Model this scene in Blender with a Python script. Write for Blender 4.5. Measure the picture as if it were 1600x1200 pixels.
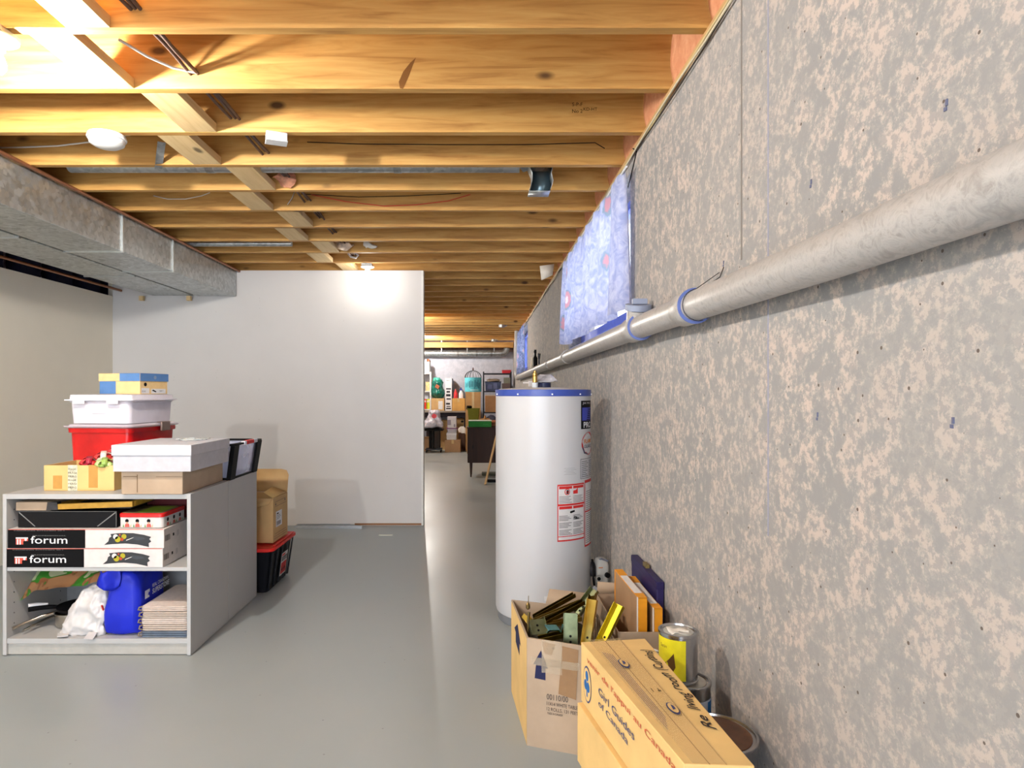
import bpy, bmesh, math, random
from mathutils import Vector, Matrix, noise
random.seed(7)
sc = bpy.context.scene
for o in list(bpy.data.objects): bpy.data.objects.remove(o)
C = sc.collection
# ------------------------------------------------------------------ camera
F = 1000.0; VX = 753.0; VY = 613.0; CH = 1.257
cam = bpy.data.objects.new('camera', bpy.data.cameras.new('camera')); C.objects.link(cam)
cam.data.sensor_width = 36; cam.data.lens = 36*F/1600
cam.data.shift_x = (800-VX)/1600; cam.data.shift_y = (VY-600)/1600
cam.location = (0, 0, CH); cam.rotation_euler = (math.pi/2, 0, 0); cam.data.clip_start = .02
sc.camera = cam
# ------------------------------------------------------------------ world, exposure
w = bpy.data.worlds.new('world'); sc.world = w; w.use_nodes = True
bg = w.node_tree.nodes['Background']; bg.inputs[0].default_value = (.80, .88, 1, 1); bg.inputs[1].default_value = 5.4
sc.view_settings.view_transform = 'Standard'; sc.view_settings.look = 'None'
sc.view_settings.gamma = 1; sc.view_settings.use_curve_mapping = False
sc.view_settings.exposure = 0.42
BULBS = [(-1.55, 2.045, 2.31, 76), (-1.03, 5.76, 2.28, 3.6), (-1.5, 9.75, 2.31, 75), (-1.3, 13.3, 2.31, 75), (-1.75, -1.3, 2.31, 125)]  # last entry is an unseen bulb, added behind the camera for fill

def PX(px, Y): return (px-VX)*Y/F
def PZ(py, Y): return CH+(VY-py)*Y/F
# ------------------------------------------------------------------ materials
def lin(c):
    r = []
    for v in c[:3]:
        v = v/255.0
        r.append(v/12.92 if v <= .04045 else ((v+.055)/1.055)**2.4)
    return (*r, 1)
class NT:
    def __init__(s, name):
        s.m = bpy.data.materials.new(name); s.m.use_nodes = True; s.t = s.m.node_tree
        s.b = s.t.nodes['Principled BSDF']; s.out = s.t.nodes['Material Output']
    def n(s, typ, **kw):
        nd = s.t.nodes.new(typ)
        for k, v in kw.items():
            if k.startswith('i_'):
                key = k[2:]; key = int(key) if key.isdigit() else key.replace('_', ' ')
                nd.inputs[key].default_value = v
            else: setattr(nd, k, v)
        return nd
    def l(s, a, b): s.t.links.new(a, b)
    def coord(s, sx=1, sy=1, sz=1, rnd=False):
        tc = s.n('ShaderNodeTexCoord'); mp = s.n('ShaderNodeMapping'); mp.inputs['Scale'].default_value = (sx, sy, sz)
        s.l(tc.outputs['Object'], mp.inputs['Vector'])
        if rnd:
            oi = s.n('ShaderNodeObjectInfo'); m = s.n('ShaderNodeMath', operation='MULTIPLY', i_1=37.0)
            s.l(oi.outputs['Random'], m.inputs[0]); s.l(m.outputs[0], mp.inputs['Location'])
        return mp.outputs[0]
    def noise(s, v, scale, detail=4, rough=.55, dist=0):
        nd = s.n('ShaderNodeTexNoise', i_Scale=scale, i_Detail=detail, i_Roughness=rough, i_Distortion=dist); s.l(v, nd.inputs['Vector']); return nd.outputs['Fac']
    def ramp(s, f, stops, interp='LINEAR'):
        r = s.n('ShaderNodeValToRGB'); e = r.color_ramp.elements; r.color_ramp.interpolation = interp
        while len(e) < len(stops): e.new(.5)
        for el, (p, c) in zip(e, stops): el.position = p; el.color = c if len(c) == 4 else (*c, 1)
        s.l(f, r.inputs[0]); return r.outputs[0]
    def mix(s, f, a, b, typ='MIX'):
        m = s.n('ShaderNodeMix', data_type='RGBA', blend_type=typ)
        for i, v in ((0, f), (6, a), (7, b)):
            if hasattr(v, 'is_linked') or hasattr(v, 'node'): s.l(v, m.inputs[i])
            else: m.inputs[i].default_value = v
        return m.outputs[2]
    def bump(s, f, st=.3, d=.002):
        b = s.n('ShaderNodeBump', i_Strength=st, i_Distance=d); s.l(f, b.inputs['Height']); s.l(b.outputs[0], s.b.inputs['Normal'])
    def set(s, **kw):
        for k, v in kw.items(): s.b.inputs[k.replace('_', ' ')].default_value = v
        return s
MC = {}
def M(c, rough=.6, metal=0, var=.06, scale=30, emit=0, bump=0, name=None, coat=0):
    """plain painted / plastic / paper material with slight procedural variation"""
    key = (tuple(c), rough, metal, var, scale, emit, bump, coat)
    if key in MC: return MC[key]
    t = NT(name or 'mat_%d_%d_%d' % tuple(c[:3])); col = lin(c)
    t.set(Roughness=rough, Metallic=metal)
    if rough >= .4 and not metal: t.b.inputs['Specular IOR Level'].default_value = .28 if max(c) > 60 else .1
    if coat: t.b.inputs['Coat Weight'].default_value = coat
    v = t.coord(); f = t.noise(v, scale)
    a = tuple(x*(1-var) for x in col[:3])+(1,); b = tuple(min(1, x*(1+var)) for x in col[:3])+(1,)
    t.l(t.ramp(f, [(.3, a), (.7, b)]), t.b.inputs['Base Color'])
    if bump: t.bump(f, bump)
    if emit:
        t.b.inputs['Emission Color'].default_value = col; t.b.inputs['Emission Strength'].default_value = emit
    MC[key] = t.m; return t.m
def mat_wood(name, c1, c2, c3, axis=0, rough=.65):
    t = NT(name); t.set(Roughness=rough)
    s = [14, 14, 14]; s[axis] = 1.1
    v = t.coord(*s, rnd=True)
    f = t.noise(v, 2.2, 6, .6, .8)
    g = t.ramp(f, [(.25, lin(c1)), (.5, lin(c2)), (.78, lin(c3))])
    s2 = [5, 5, 5]; s2[axis] = 2.4
    v2 = t.coord(*s2, rnd=True)
    vo = t.n('ShaderNodeTexVoronoi', i_Scale=1.15); t.l(v2, vo.inputs['Vector'])
    k = t.ramp(vo.outputs['Distance'], [(.06, (1, 1, 1, 1)), (.13, (0, 0, 0, 1))])
    dark = tuple(x*.32 for x in lin(c1)[:3])+(1,)
    g = t.mix(k, g, dark)
    t.l(g, t.b.inputs['Base Color']); t.bump(f, .15)
    return t.m
def mat_concrete(name, c1, c2, c3, sc1=9, pits=True, amt=1):
    t = NT(name); t.set(Roughness=.85)
    v = t.coord()
    n1 = t.noise(v, sc1*1.35, 9, .74, 0); n2 = t.noise(v, 1.3, 4, .6); n3 = t.noise(v, 60, 5, .7)
    m = t.ramp(n1, [(.44, lin(c2)), (.50, lin(c3)), (.535, lin(c1))])
    m = t.mix(t.ramp(n2, [(.38, (0, 0, 0, 1)), (.62, (.5, .5, .5, 1))]), m, lin(c3))
    mm = t.ramp(n1, [(.44, (0, 0, 0, 1)), (.54, (1, 1, 1, 1))])
    m = t.mix(t.ramp(n3, [(.48, (0, 0, 0, 1)), (.54, (.7, .7, .7, 1))]), m, lin(c2))
    h = n1
    if pits:
        vo = t.n('ShaderNodeTexVoronoi', voronoi_dimensions='2D', i_Scale=14.0, i_Randomness=1.0)
        sx_ = t.n('ShaderNodeSeparateXYZ'); cx_ = t.n('ShaderNodeCombineXYZ'); t.l(v, sx_.inputs[0]); t.l(sx_.outputs[1], cx_.inputs[0]); t.l(sx_.outputs[2], cx_.inputs[1]); t.l(cx_.outputs[0], vo.inputs['Vector'])
        sel = t.n('ShaderNodeSeparateColor'); t.l(vo.outputs['Color'], sel.inputs[0])
        siz = t.n('ShaderNodeMath', operation='MULTIPLY', i_1=.048); t.l(sel.outputs[0], siz.inputs[0])
        lt = t.n('ShaderNodeMath', operation='LESS_THAN'); t.l(vo.outputs['Distance'], lt.inputs[0]); t.l(siz.outputs[0], lt.inputs[1])
        g2 = t.n('ShaderNodeMath', operation='GREATER_THAN', i_1=.42); t.l(sel.outputs[1], g2.inputs[0])
        mu = t.n('ShaderNodeMath', operation='MULTIPLY'); t.l(lt.outputs[0], mu.inputs[0]); t.l(g2.outputs[0], mu.inputs[1])
        m = t.mix(mu.outputs[0], m, lin((92, 82, 74)))
    t.l(m, t.b.inputs['Base Color']); t.bump(h, .35, .003)
    return t.m
def mat_galv(name, c=(176, 180, 180)):
    t = NT(name); t.set(Metallic=.85)
    v = t.coord(1, 1, 1)
    vo = t.n('ShaderNodeTexVoronoi', i_Scale=42.0); t.l(v, vo.inputs['Vector'])
    sep = t.n('ShaderNodeSeparateColor'); t.l(vo.outputs['Color'], sep.inputs[0])
    col = lin(c); a = tuple(x*.72 for x in col[:3])+(1,); b = tuple(min(1, x*1.25) for x in col[:3])+(1,)
    n = t.noise(v, 3, 4)
    t.l(t.mix(t.ramp(n, [(.35, (0, 0, 0, 1)), (.65, (.5, .5, .5, 1))]), t.ramp(sep.outputs[0], [(0, a), (1, b)]), b), t.b.inputs['Base Color'])
    t.l(t.ramp(sep.outputs[1], [(0, (.3, .3, .3, 1)), (1, (.52, .52, .52, 1))]), t.b.inputs['Roughness'])
    return t.m
def mat_clear(name, c, alpha=.35, rough=.2):
    t = NT(name); t.set(Roughness=rough); t.b.inputs['Base Color'].default_value = lin(c)
    v = t.coord(); f = t.noise(v, 12)
    t.l(t.ramp(f, [(.3, (alpha-.05,)*3), (.7, (alpha+.05,)*3)]), t.b.inputs['Alpha'])
    return t.m
def mat_cardboard(name, c):
    t = NT(name); t.set(Roughness=.8); v = t.coord(); col = lin(c)
    f = t.noise(v, 6, 5); g = t.noise(t.coord(220, 4, 4), 1, 2)
    a = tuple(x*.86 for x in col[:3])+(1,); b = tuple(min(1, x*1.1) for x in col[:3])+(1,)
    t.l(t.ramp(f, [(.3, a), (.7, b)]), t.b.inputs['Base Color']); t.bump(g, .06); return t.m
WOOD = mat_wood('joist_wood', (150, 100, 42), (188, 140, 72), (206, 164, 94))
WOODY = mat_wood('block_wood', (200, 166, 112), (218, 188, 136), (228, 200, 150), axis=1)
DECK = mat_wood('deck_wood', (160, 108, 52), (184, 130, 66), (196, 142, 76), axis=1)
CONC = mat_concrete('concrete', (186, 171, 161), (138, 137, 136), (156, 152, 147), 15)
CONCB = mat_concrete('concrete_pale', (196, 196, 206), (176, 178, 190), (186, 188, 198), 7, False)
GALV = mat_galv('galvanised_steel'); GALVD = mat_galv('dull_galvanised_steel', (150, 152, 150))
CARD = mat_cardboard('cardboard', (200, 164, 112)); CARDD = mat_cardboard('dark_cardboard', (168, 132, 96)); CARDY = mat_cardboard('yellow_cardboard', (216, 180, 116))
CARDG = mat_cardboard('grey_cardboard', (172, 150, 126))
def mat_floor():
    t = NT('painted_floor'); v = t.coord()
    n = t.noise(v, 1.1, 5, .6); n2 = t.noise(v, 60, 3)
    col = t.ramp(n, [(.3, lin((146, 155, 156))), (.7, lin((157, 163, 163)))])
    vo = t.n('ShaderNodeTexVoronoi', voronoi_dimensions='2D', i_Scale=2.6); t.l(v, vo.inputs['Vector'])
    col = t.mix(t.ramp(vo.outputs['Distance'], [(.005, (1, 1, 1, 1)), (.012, (0, 0, 0, 1))]), col, lin((122, 124, 124)))
    t.l(col, t.b.inputs['Base Color'])
    t.l(t.ramp(n, [(.3, (.30,)*3), (.7, (.42,)*3)]), t.b.inputs['Roughness']); t.bump(n2, .05, .001); return t.m
FLOOR = mat_floor()
DRYL = M((230, 222, 204), .7, var=.02, scale=3, bump=.04); DRYB = M((212, 209, 206), .7, var=.02, scale=3, bump=.04)
WHITE = M((214, 214, 214), .5); BLACK = M((14, 14, 16), .5); DGREY = M((60, 60, 64), .5); MELA = M((176, 176, 175), .45, var=.02, scale=8)
STEEL = M((190, 190, 192), .22, 1); RED = M((206, 22, 26), .4); BRASS = M((196, 160, 90), .3, 1)
COPPER = M((150, 100, 70), .4, .7); NAVY = M((30, 32, 70), .6); BLUE = M((22, 40, 160), .45)
# ------------------------------------------------------------------ mesh helper
def rrect(w, d, r, seg=4):
    r = max(1e-4, min(r, w/2-1e-4, d/2-1e-4)); pts = []
    for cx, cy, a0 in ((w/2-r, d/2-r, 0), (-w/2+r, d/2-r, 90), (-w/2+r, -d/2+r, 180), (w/2-r, -d/2+r, 270)):
        for i in range(seg+1):
            a = math.radians(a0+90*i/seg); pts.append((cx+r*math.cos(a), cy+r*math.sin(a)))
    return pts
class MB:
    def __init__(s): s.v = []; s.f = []; s.mi = []
    def add(s, vs, fs, mi=0):
        b = len(s.v); s.v += [Vector(p) for p in vs]
        for f in fs: s.f.append([b+i for i in f]); s.mi.append(mi)
        return s
    def box(s, x0, x1, y0, y1, z0, z1, mi=0, mat=None):
        vs = [Vector(p) for p in ((x0,y0,z0),(x1,y0,z0),(x1,y1,z0),(x0,y1,z0),(x0,y0,z1),(x1,y0,z1),(x1,y1,z1),(x0,y1,z1))]
        if mat: vs = [mat @ p for p in vs]
        return s.add(vs, [(3,2,1,0),(4,5,6,7),(0,1,5,4),(1,2,6,5),(2,3,7,6),(3,0,4,7)], mi)
    def cb(s, c, d, rot=(0,0,0), mi=0):
        from mathutils import Euler
        m = Matrix.Translation(c) @ Euler([math.radians(a) for a in rot]).to_matrix().to_4x4()
        return s.box(-d[0]/2, d[0]/2, -d[1]/2, d[1]/2, -d[2]/2, d[2]/2, mi, m)
    def tube(s, pts, r, n=10, mi=0, caps=True):
        pts = [Vector(p) for p in pts]; rs = r if isinstance(r, (list, tuple)) else [r]*len(pts)
        b = len(s.v); up = None
        for i, p in enumerate(pts):
            t = (pts[min(i+1, len(pts)-1)]-pts[max(i-1, 0)]).normalized()
            if up is None: up = t.orthogonal().normalized()
            a = (up - t*up.dot(t)).normalized(); up = a; c = t.cross(a)
            for k in range(n):
                an = 2*math.pi*k/n; s.v.append(p+a*math.cos(an)*rs[i]+c*math.sin(an)*rs[i])
        for i in range(len(pts)-1):
            for k in range(n):
                s.f.append([b+i*n+k, b+i*n+(k+1)%n, b+(i+1)*n+(k+1)%n, b+(i+1)*n+k]); s.mi.append(mi)
        if caps:
            s.f.append([b+k for k in range(n)][::-1]); s.mi.append(mi)
            e = b+(len(pts)-1)*n; s.f.append([e+k for k in range(n)]); s.mi.append(mi)
        return s
    def lathe(s, prof, c=(0,0), n=32, mi=0):
        b = len(s.v)
        for r, z in prof:
            for k in range(n):
                a = 2*math.pi*k/n; s.v.append(Vector((c[0]+max(r, 1e-4)*math.cos(a), c[1]+max(r, 1e-4)*math.sin(a), z)))
        for i in range(len(prof)-1):
            for k in range(n):
                s.f.append([b+i*n+k, b+i*n+(k+1)%n, b+(i+1)*n+(k+1)%n, b+(i+1)*n+k]); s.mi.append(mi)
        s.f.append([b+k for k in range(n)][::-1]); s.mi.append(mi)
        e = b+(len(prof)-1)*n; s.f.append([e+k for k in range(n)]); s.mi.append(mi)
        return s
    def loft(s, secs, seg=4, mi=0, cap0=True, cap1=True):
        """secs: (z, w, d, r[, cx, cy])"""
        b = len(s.v); n = 4*(seg+1)
        for q in secs:
            z, w_, d_, r_ = q[:4]; cx, cy = (q[4], q[5]) if len(q) > 4 else (0, 0)
            for x, y in rrect(w_, d_, r_, seg): s.v.append(Vector((cx+x, cy+y, z)))
        for i in range(len(secs)-1):
            for k in range(n):
                s.f.append([b+i*n+k, b+i*n+(k+1)%n, b+(i+1)*n+(k+1)%n, b+(i+1)*n+k]); s.mi.append(mi)
        if cap0: s.f.append([b+k for k in range(n)][::-1]); s.mi.append(mi)
        if cap1: s.f.append([b+(len(secs)-1)*n+k for k in range(n)]); s.mi.append(mi)
        return s
    def grid(s, fn, nu, nv, mi=0):
        b = len(s.v)
        for j in range(nv+1):
            for i in range(nu+1): s.v.append(Vector(fn(i/nu, j/nv)))
        for j in range(nv):
            for i in range(nu):
                a = b+j*(nu+1)+i; s.f.append([a, a+1, a+nu+2, a+nu+1]); s.mi.append(mi)
        return s
    def prism(s, poly, y0, y1, mi=0):
        """polygon in xz extruded along y"""
        n = len(poly); vs = [(x, y0, z) for x, z in poly]+[(x, y1, z) for x, z in poly]
        fs = [list(range(n)), list(range(2*n-1, n-1, -1))]+[[i, n+i, n+(i+1)%n, (i+1)%n] for i in range(n)]
        return s.add(vs, fs, mi)
    def map(s, fn): s.v = [Vector(fn(p)) for p in s.v]; return s
    def jitter(s, amp, sc=8, seed=0):
        o = Vector((seed*3.1, seed*1.7, seed))
        s.v = [p+Vector((noise.noise(p*sc+o), noise.noise(p*sc+o+Vector((9,0,0))), noise.noise(p*sc+o+Vector((0,9,0)))))*amp for p in s.v]; return s
    def xf(s, loc=(0,0,0), rz=0, rx=0, ry=0):
        from mathutils import Euler
        m = Matrix.Translation(loc) @ Euler((math.radians(rx), math.radians(ry), math.radians(rz))).to_matrix().to_4x4()
        s.v = [m @ p for p in s.v]; return s
    def join(s, o):
        b = len(s.v); s.v += o.v; s.f += [[b+i for i in f] for f in o.f]; s.mi += o.mi; return s
    def build(s, name, mats, parent=None, bevel=0, smooth=35, subd=0, solid=0, loc=None):
        me = bpy.data.meshes.new(name)
        off = Vector(loc) if loc is not None else Vector((0,0,0))
        me.from_pydata([p-off for p in s.v], [], s.f)
        if not isinstance(mats, (list, tuple)): mats = [mats]
        for m in mats: me.materials.append(m)
        me.polygons.foreach_set('material_index', s.mi)
        bm = bmesh.new(); bm.from_mesh(me); bmesh.ops.recalc_face_normals(bm, faces=bm.faces); bm.to_mesh(me); bm.free()
        if smooth:
            me.polygons.foreach_set('use_smooth', [True]*len(me.polygons)); me.set_sharp_from_angle(angle=math.radians(smooth))
        me.update()
        o = bpy.data.objects.new(name, me); C.objects.link(o)
        if loc is not None: o.location = off
        if parent: o.parent = parent
        if bevel:
            b = o.modifiers.new('b', 'BEVEL'); b.width = bevel; b.segments = 2; b.limit_method = 'ANGLE'; b.angle_limit = math.radians(40)
        if solid:
            q = o.modifiers.new('s', 'SOLIDIFY'); q.thickness = solid; q.offset = 0
        if subd:
            q = o.modifiers.new('d', 'SUBSURF'); q.levels = subd; q.render_levels = subd
        return o
def crumple(o, amp, size, lv=3):
    sm_ = o.modifiers.get('d') or o.modifiers.new('d', 'SUBSURF'); sm_.levels = lv; sm_.render_levels = lv
    for k, (a, z_) in enumerate(((amp, size), (amp*.5, size*.4))):
        tx = bpy.data.textures.new('crumple', 'VORONOI' if k == 0 else 'CLOUDS'); tx.noise_scale = z_
        d = o.modifiers.new('c', 'DISPLACE'); d.texture = tx; d.strength = a; d.mid_level = .4; d.texture_coords = 'LOCAL'
    return o
def tag(o, label, cat, group=None, kind=None):
    o['label'] = label; o['category'] = cat
    if group: o['group'] = group
    if kind: o['kind'] = kind
    return o
def thing(name, label, cat, loc=(0,0,0), rz=0, group=None):
    o = bpy.data.objects.new(name, None); o.empty_display_size = .05; C.objects.link(o)
    o.location = loc; o.rotation_euler = (0, 0, math.radians(rz)); return tag(o, label, cat, group)
def struct(name, mb, mat, **k):
    o = mb.build(name, mat, **k); o['kind'] = 'structure'; return o
def textmesh(body, size=1, shear=0, spacing=1, bold=0):
    """returns list of 2-D verts and faces of lettering, origin at left baseline"""
    cu = bpy.data.curves.new('t', 'FONT'); cu.body = body; cu.size = size; cu.shear = shear; cu.space_character = spacing; cu.offset = bold; cu.resolution_u = 3
    o = bpy.data.objects.new('t', cu); C.objects.link(o)
    dg = bpy.context.evaluated_depsgraph_get(); me = bpy.data.meshes.new_from_object(o.evaluated_get(dg))
    vs = [tuple(v.co[:2]) for v in me.vertices]; fs = [list(p.vertices) for p in me.polygons]
    bpy.data.objects.remove(o); bpy.data.curves.remove(cu); bpy.data.meshes.remove(me)
    return vs, fs
class Decal:
    """flat print: everything in (u, v, layer); then mapped on a surface"""
    def __init__(s): s.mb = MB()
    def rect(s, u0, u1, v0, v1, mi=0, lay=0, n=1):
        s.mb.grid(lambda a, b: (u0+(u1-u0)*a, v0+(v1-v0)*b, lay), n, 1, mi); return s
    def poly(s, pts, mi=0, lay=0): s.mb.add([(u, v, lay) for u, v in pts], [list(range(len(pts)))], mi); return s
    def circ(s, u, v, r, mi=0, lay=0, n=20, ry=None):
        ry = ry or r; return s.poly([(u+r*math.cos(2*math.pi*k/n), v+ry*math.sin(2*math.pi*k/n)) for k in range(n)], mi, lay)
    def text(s, body, u, v, w=None, h=.02, mi=0, lay=1, **k):
        vs, fs = textmesh(body, 1, **k)
        if not vs: return s
        x0 = min(p[0] for p in vs); x1 = max(p[0] for p in vs); y0 = min(p[1] for p in vs); y1 = max(p[1] for p in vs)
        sy = h/(y1-y0); sx = w/(x1-x0) if w else sy
        s.mb.add([(u+(p[0]-x0)*sx, v+(p[1]-y0)*sy, lay) for p in vs], fs, mi); return s
    def front(s, x, y, z, eps=.0008):   # on a face looking to -y
        return s.mb.map(lambda p: (x+p.x, y-eps*(1+p.z*.6), z+p.y))
    def side(s, x, y, z, eps=.0008):    # on a face looking to +x, u runs along +y
        return s.mb.map(lambda p: (x+eps*(1+p.z*.6), y+p.x, z+p.y))
    def left(s, x, y, z, eps=.0008):    # on a face looking to -x, u runs along -y
        return s.mb.map(lambda p: (x-eps*(1+p.z*.6), y-p.x, z+p.y))
    def top(s, x, y, z, eps=.0008):
        return s.mb.map(lambda p: (x+p.x, y+p.y, z+eps*(1+p.z*.6)))
    def cyl(s, cx, cy, R, eps=.0008):   # u = angle in degrees (0 faces -y, + towards +x)
        def fn(p):
            a = math.radians(p.x); r = R+eps*(1+p.z*.6); return (cx+r*math.sin(a), cy-r*math.cos(a), p.y)
        return s.mb.map(fn)

XW = .712; YB = 14.6; XL = -3.485; YP = 6.04; Y0 = -2.8; ZJ = 2.41; ZD = 2.645
# ================================================================== SETTING
struct('floor', MB().box(XL-.4, XW+.3, Y0, YB+.2, -.1, 0), FLOOR, smooth=0)
struct('ceiling', MB().box(XL-.4, XW+.3, Y0, YB+.2, ZD+.001, ZD+.03), DECK, smooth=0)
# right concrete wall with two window openings
W1 = (3.07, 5.25, 1.60, 2.31); W2 = (9.95, 12.2, 1.60, 2.33)
wr = MB(); x0, x1 = XW, XW+.22; zt = ZJ-.04
wr.box(x0, x1, Y0, W1[0], 0, zt).box(x0, x1, W1[1], W2[0], 0, zt).box(x0, x1, W2[1], YB+.2, 0, zt)
for W in (W1, W2): wr.box(x0, x1, W[0], W[1], 0, W[2]).box(x0, x1, W[0], W[1], W[3], zt)
wall_right = struct('wall_right', wr, CONC, smooth=0)
sm = MB(); sm.box(XW-.001, XW+.01, 1.750, 1.758, 1.62, zt); sm.build('form_seam', M((122, 116, 110), .9), wall_right, smooth=0)
sm = MB(); sm.box(XW-.001, XW+.01, 1.589, 1.594, .9, zt); sm.build('form_seam', M((146, 146, 160), .9), wall_right, smooth=0)
sm = MB()
for (px, py) in ((1480, 160), (1490, 657), (1268, 284), (1278, 648), (1131, 410)):
    Y = XW/((px-VX)/F); sm.cb((XW, Y, PZ(py, Y)), (.004, .004, .010))
    sm.cb((XW, Y+.003, PZ(py, Y)-.009), (.003, .006, .006))
sm.build('form_tie', M((92, 96, 120), .5), wall_right)
struct('trim_sill_plate', MB().box(XW+.0, XW+.2, Y0, YB, zt, ZJ-.002), mat_wood('plate_wood', (170, 130, 80), (190, 152, 100), (200, 165, 112), axis=1), smooth=0)
struct('wall_back', MB().box(XL-.4, XW+.2, YB, YB+.2, 0, 2.18), CONCB, smooth=0)
struct('wall_back_upper', MB().box(XL-.4, XW+.2, YB+.05, YB+.2, 2.18, ZD), M((110, 90, 84), .9, var=.3, scale=8), smooth=0)
struct('wall_left', MB().box(XL-.10, XL, Y0, YP+.1, 0, 2.163), DRYL, smooth=0)
struct('wall_left_foundation', MB().box(XL-.4, XL-.25, Y0, YB, 0, ZD), mat_concrete('concrete_violet', (216, 204, 220), (190, 178, 196), (204, 190, 210), 7, False), smooth=0)
struct('wall_left_far', MB().box(XL-.10, XL, YP+.1, YB, 0, ZD), DRYL, smooth=0)
pt = struct('wall_partition', MB().box(XL, PX(661, YP), YP, YP+.1, 0, ZJ-.003), DRYB, smooth=0)
MB().box(PX(658.5, YP), PX(661, YP)+.004, YP-.006, YP+.106, .004, ZJ-.005).build('edge_bead', M((224, 222, 216), .6), pt)
struct('trim_floor_plate', MB().box(-1.2, PX(661, YP), YP-.004, YP-.0001, .004, .022), M((150, 110, 80), .8), smooth=0)
nd = MB()
for k in range(26):
    x = random.choice((-2.9, -2.5, -2.1, -1.7, -1.3, -.9)); nd.cb((x+random.uniform(-.01, .01), YP-.0002, random.uniform(.3, 2.3)), (.005, .001, .005))
nd.build('screw_dimples', M((182, 178, 174), .8), pt)
# joists
NAMES = ['nearest lit', 'second', 'third', 'fourth', 'fifth', 'sixth', 'seventh', 'eighth', 'ninth']
HINT = {-1: 'above the glowing bulb at the left edge', 0: 'largest in view with a long curved knot mark', 1: 'with a small printed grade stamp near the wall', 2: 'just behind the white junction box',
        3: 'with the metal duct boot hanging in front', 4: 'with a thin red wire sagging across it', 5: 'whose wall end meets the curtain middle', 6: 'with loose cables passing through it',
        7: 'in front of the pink insulation scrap', 8: 'just before the bulb at the partition'}
jm = None
NJ = 30
for k in range(-11, NJ):
    y1 = 2.469+.406*k
    if y1 > YB-.3: break
    nm = 'floor_joist'
    b = MB().box(XL-.24, XW+.19, -.019, .019, ZJ, ZD)
    if jm is None: o = b.build(nm, WOOD, bevel=.002); jm = o
    else: o = jm.copy(); C.objects.link(o)
    o.location = (0, y1-.019, 0)
    if k in HINT: tag(o, 'wooden ceiling joist '+HINT[k], 'ceiling joist', 'ceiling joists')
    elif k < -1: tag(o, 'wooden ceiling joist nearer the camera than the bulb at the left edge', 'ceiling joist', 'ceiling joists')
    else: tag(o, 'wooden ceiling joist in the far rows beyond the top of the white partition', 'ceiling joist', 'ceiling joists')
st = Decal()
st.text('S-P-F', 0, .05, h=.016).text('No 2', 0, .02, h=.016).text('KD-HT', .05, .03, h=.014)
sto = st.front(.40, 0, 2.475); jj = [o for o in C.objects if o.name.startswith('floor_joist') and abs(o.location.y-(2.469+.406-.019)) < .01][0]
MB().join(sto).map(lambda p: (p.x, p.y-.019, p.z)).build('grade_stamp', BLACK, jj, smooth=0)
kn = MB()
j0 = [o for o in C.objects if o.name.startswith('floor_joist') and abs(o.location.y-(2.469-.019)) < .01][0]
kp = [(625, 138), (623, 128), (630, 112), (641, 98), (650, 90), (645, 102), (640, 116), (634, 130), (630, 139)]
d = Decal().poly([(PX(a, 2.431), PZ(b, 2.431)) for a, b in kp]); d.front(0, -.019, 0, .0004).build('knot_mark', M((120, 78, 34), .8), j0, smooth=0)
# flat blocking
bk = None
for k in range(-10, 9):
    ya = 2.469+.406*k+.0005; xc = (-1.245 if k % 2 == 0 else -1.39)
    b = MB().box(-.07, .07, 0, .367, ZJ+.0005, ZJ+.0385)
    if bk is None: o = b.build('blocking_board', WOODY, bevel=.002); bk = o
    else: o = bk.copy(); C.objects.link(o)
    o.location = (xc, ya, 0)
    if k < 0: l = 'pale blocking board nailed flat between joists nearer than the curved knot joist'
    else: l = 'pale flat blocking board %s' % ['directly behind the knot-marked nearest joist', 'in the bay above the white junction box', 'in the bay just before the metal duct', 'in the bay holding the metal duct', 'just beyond the red sagging wire joist',
        'sixth in the diagonal row from the camera', 'third from the partition in the diagonal row', 'next to the pink insulation scrap', 'closest to the bulb and the partition'][k]
    tag(o, l, 'blocking', 'blocking boards between the joists')
# rim insulation, one batt per bay
INS = NT('pink_insulation'); INS.set(Roughness=.9); v = INS.coord(); f = INS.noise(v, 14, 6, .7)
INS.l(INS.ramp(f, [(.3, lin((204, 132, 92))), (.6, lin((226, 164, 124))), (.8, lin((236, 204, 180)))]), INS.b.inputs['Base Color']); INS.bump(f, .8, .01); INS = INS.m
ib = None
for k in range(-11, 28):
    ya = 2.469+.406*k+.002
    if ya+.4 > YB: break
    if ib is None:
        b = MB(); b.grid(lambda u, v_: (XW+.02-.02*math.sin(math.pi*v_), .001+.363*u, ZJ+.002+.238*v_*.985), 12, 8); b.jitter(.012, 9, 3)
        b.v = [Vector((min(p.x, XW+.05), min(.364, max(.001, p.y)), min(ZD-.003, max(ZJ+.001, p.z)))) for p in b.v]
        ib = b.build('insulation_batt', INS, solid=.003); o = ib
    else: o = ib.copy(); C.objects.link(o)
    o.location = (0, ya, 0)
    tag(o, 'pink fibreglass insulation stuffed between joist ends on top of the concrete wall', 'insulation', 'rim insulation batts')
# beam near back wall
tag(MB().box(-2.9, XW-.01, 14.2, 14.24, 2.25, 2.37).build('ceiling_beam', WOOD, bevel=.003), 'pale wooden beam across the far end below the last joists', 'beam')
# left upper gap: dark batts
db = None
for k in range(-2, 10):
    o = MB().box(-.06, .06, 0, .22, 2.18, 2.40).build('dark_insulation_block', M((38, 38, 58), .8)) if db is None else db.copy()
    if db is None: db = o
    else: C.objects.link(o)
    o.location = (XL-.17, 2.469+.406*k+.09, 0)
    tag(o, 'dark navy wrapped block in the gap above the left wall', 'insulation block', 'dark blocks above the left wall')

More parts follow.
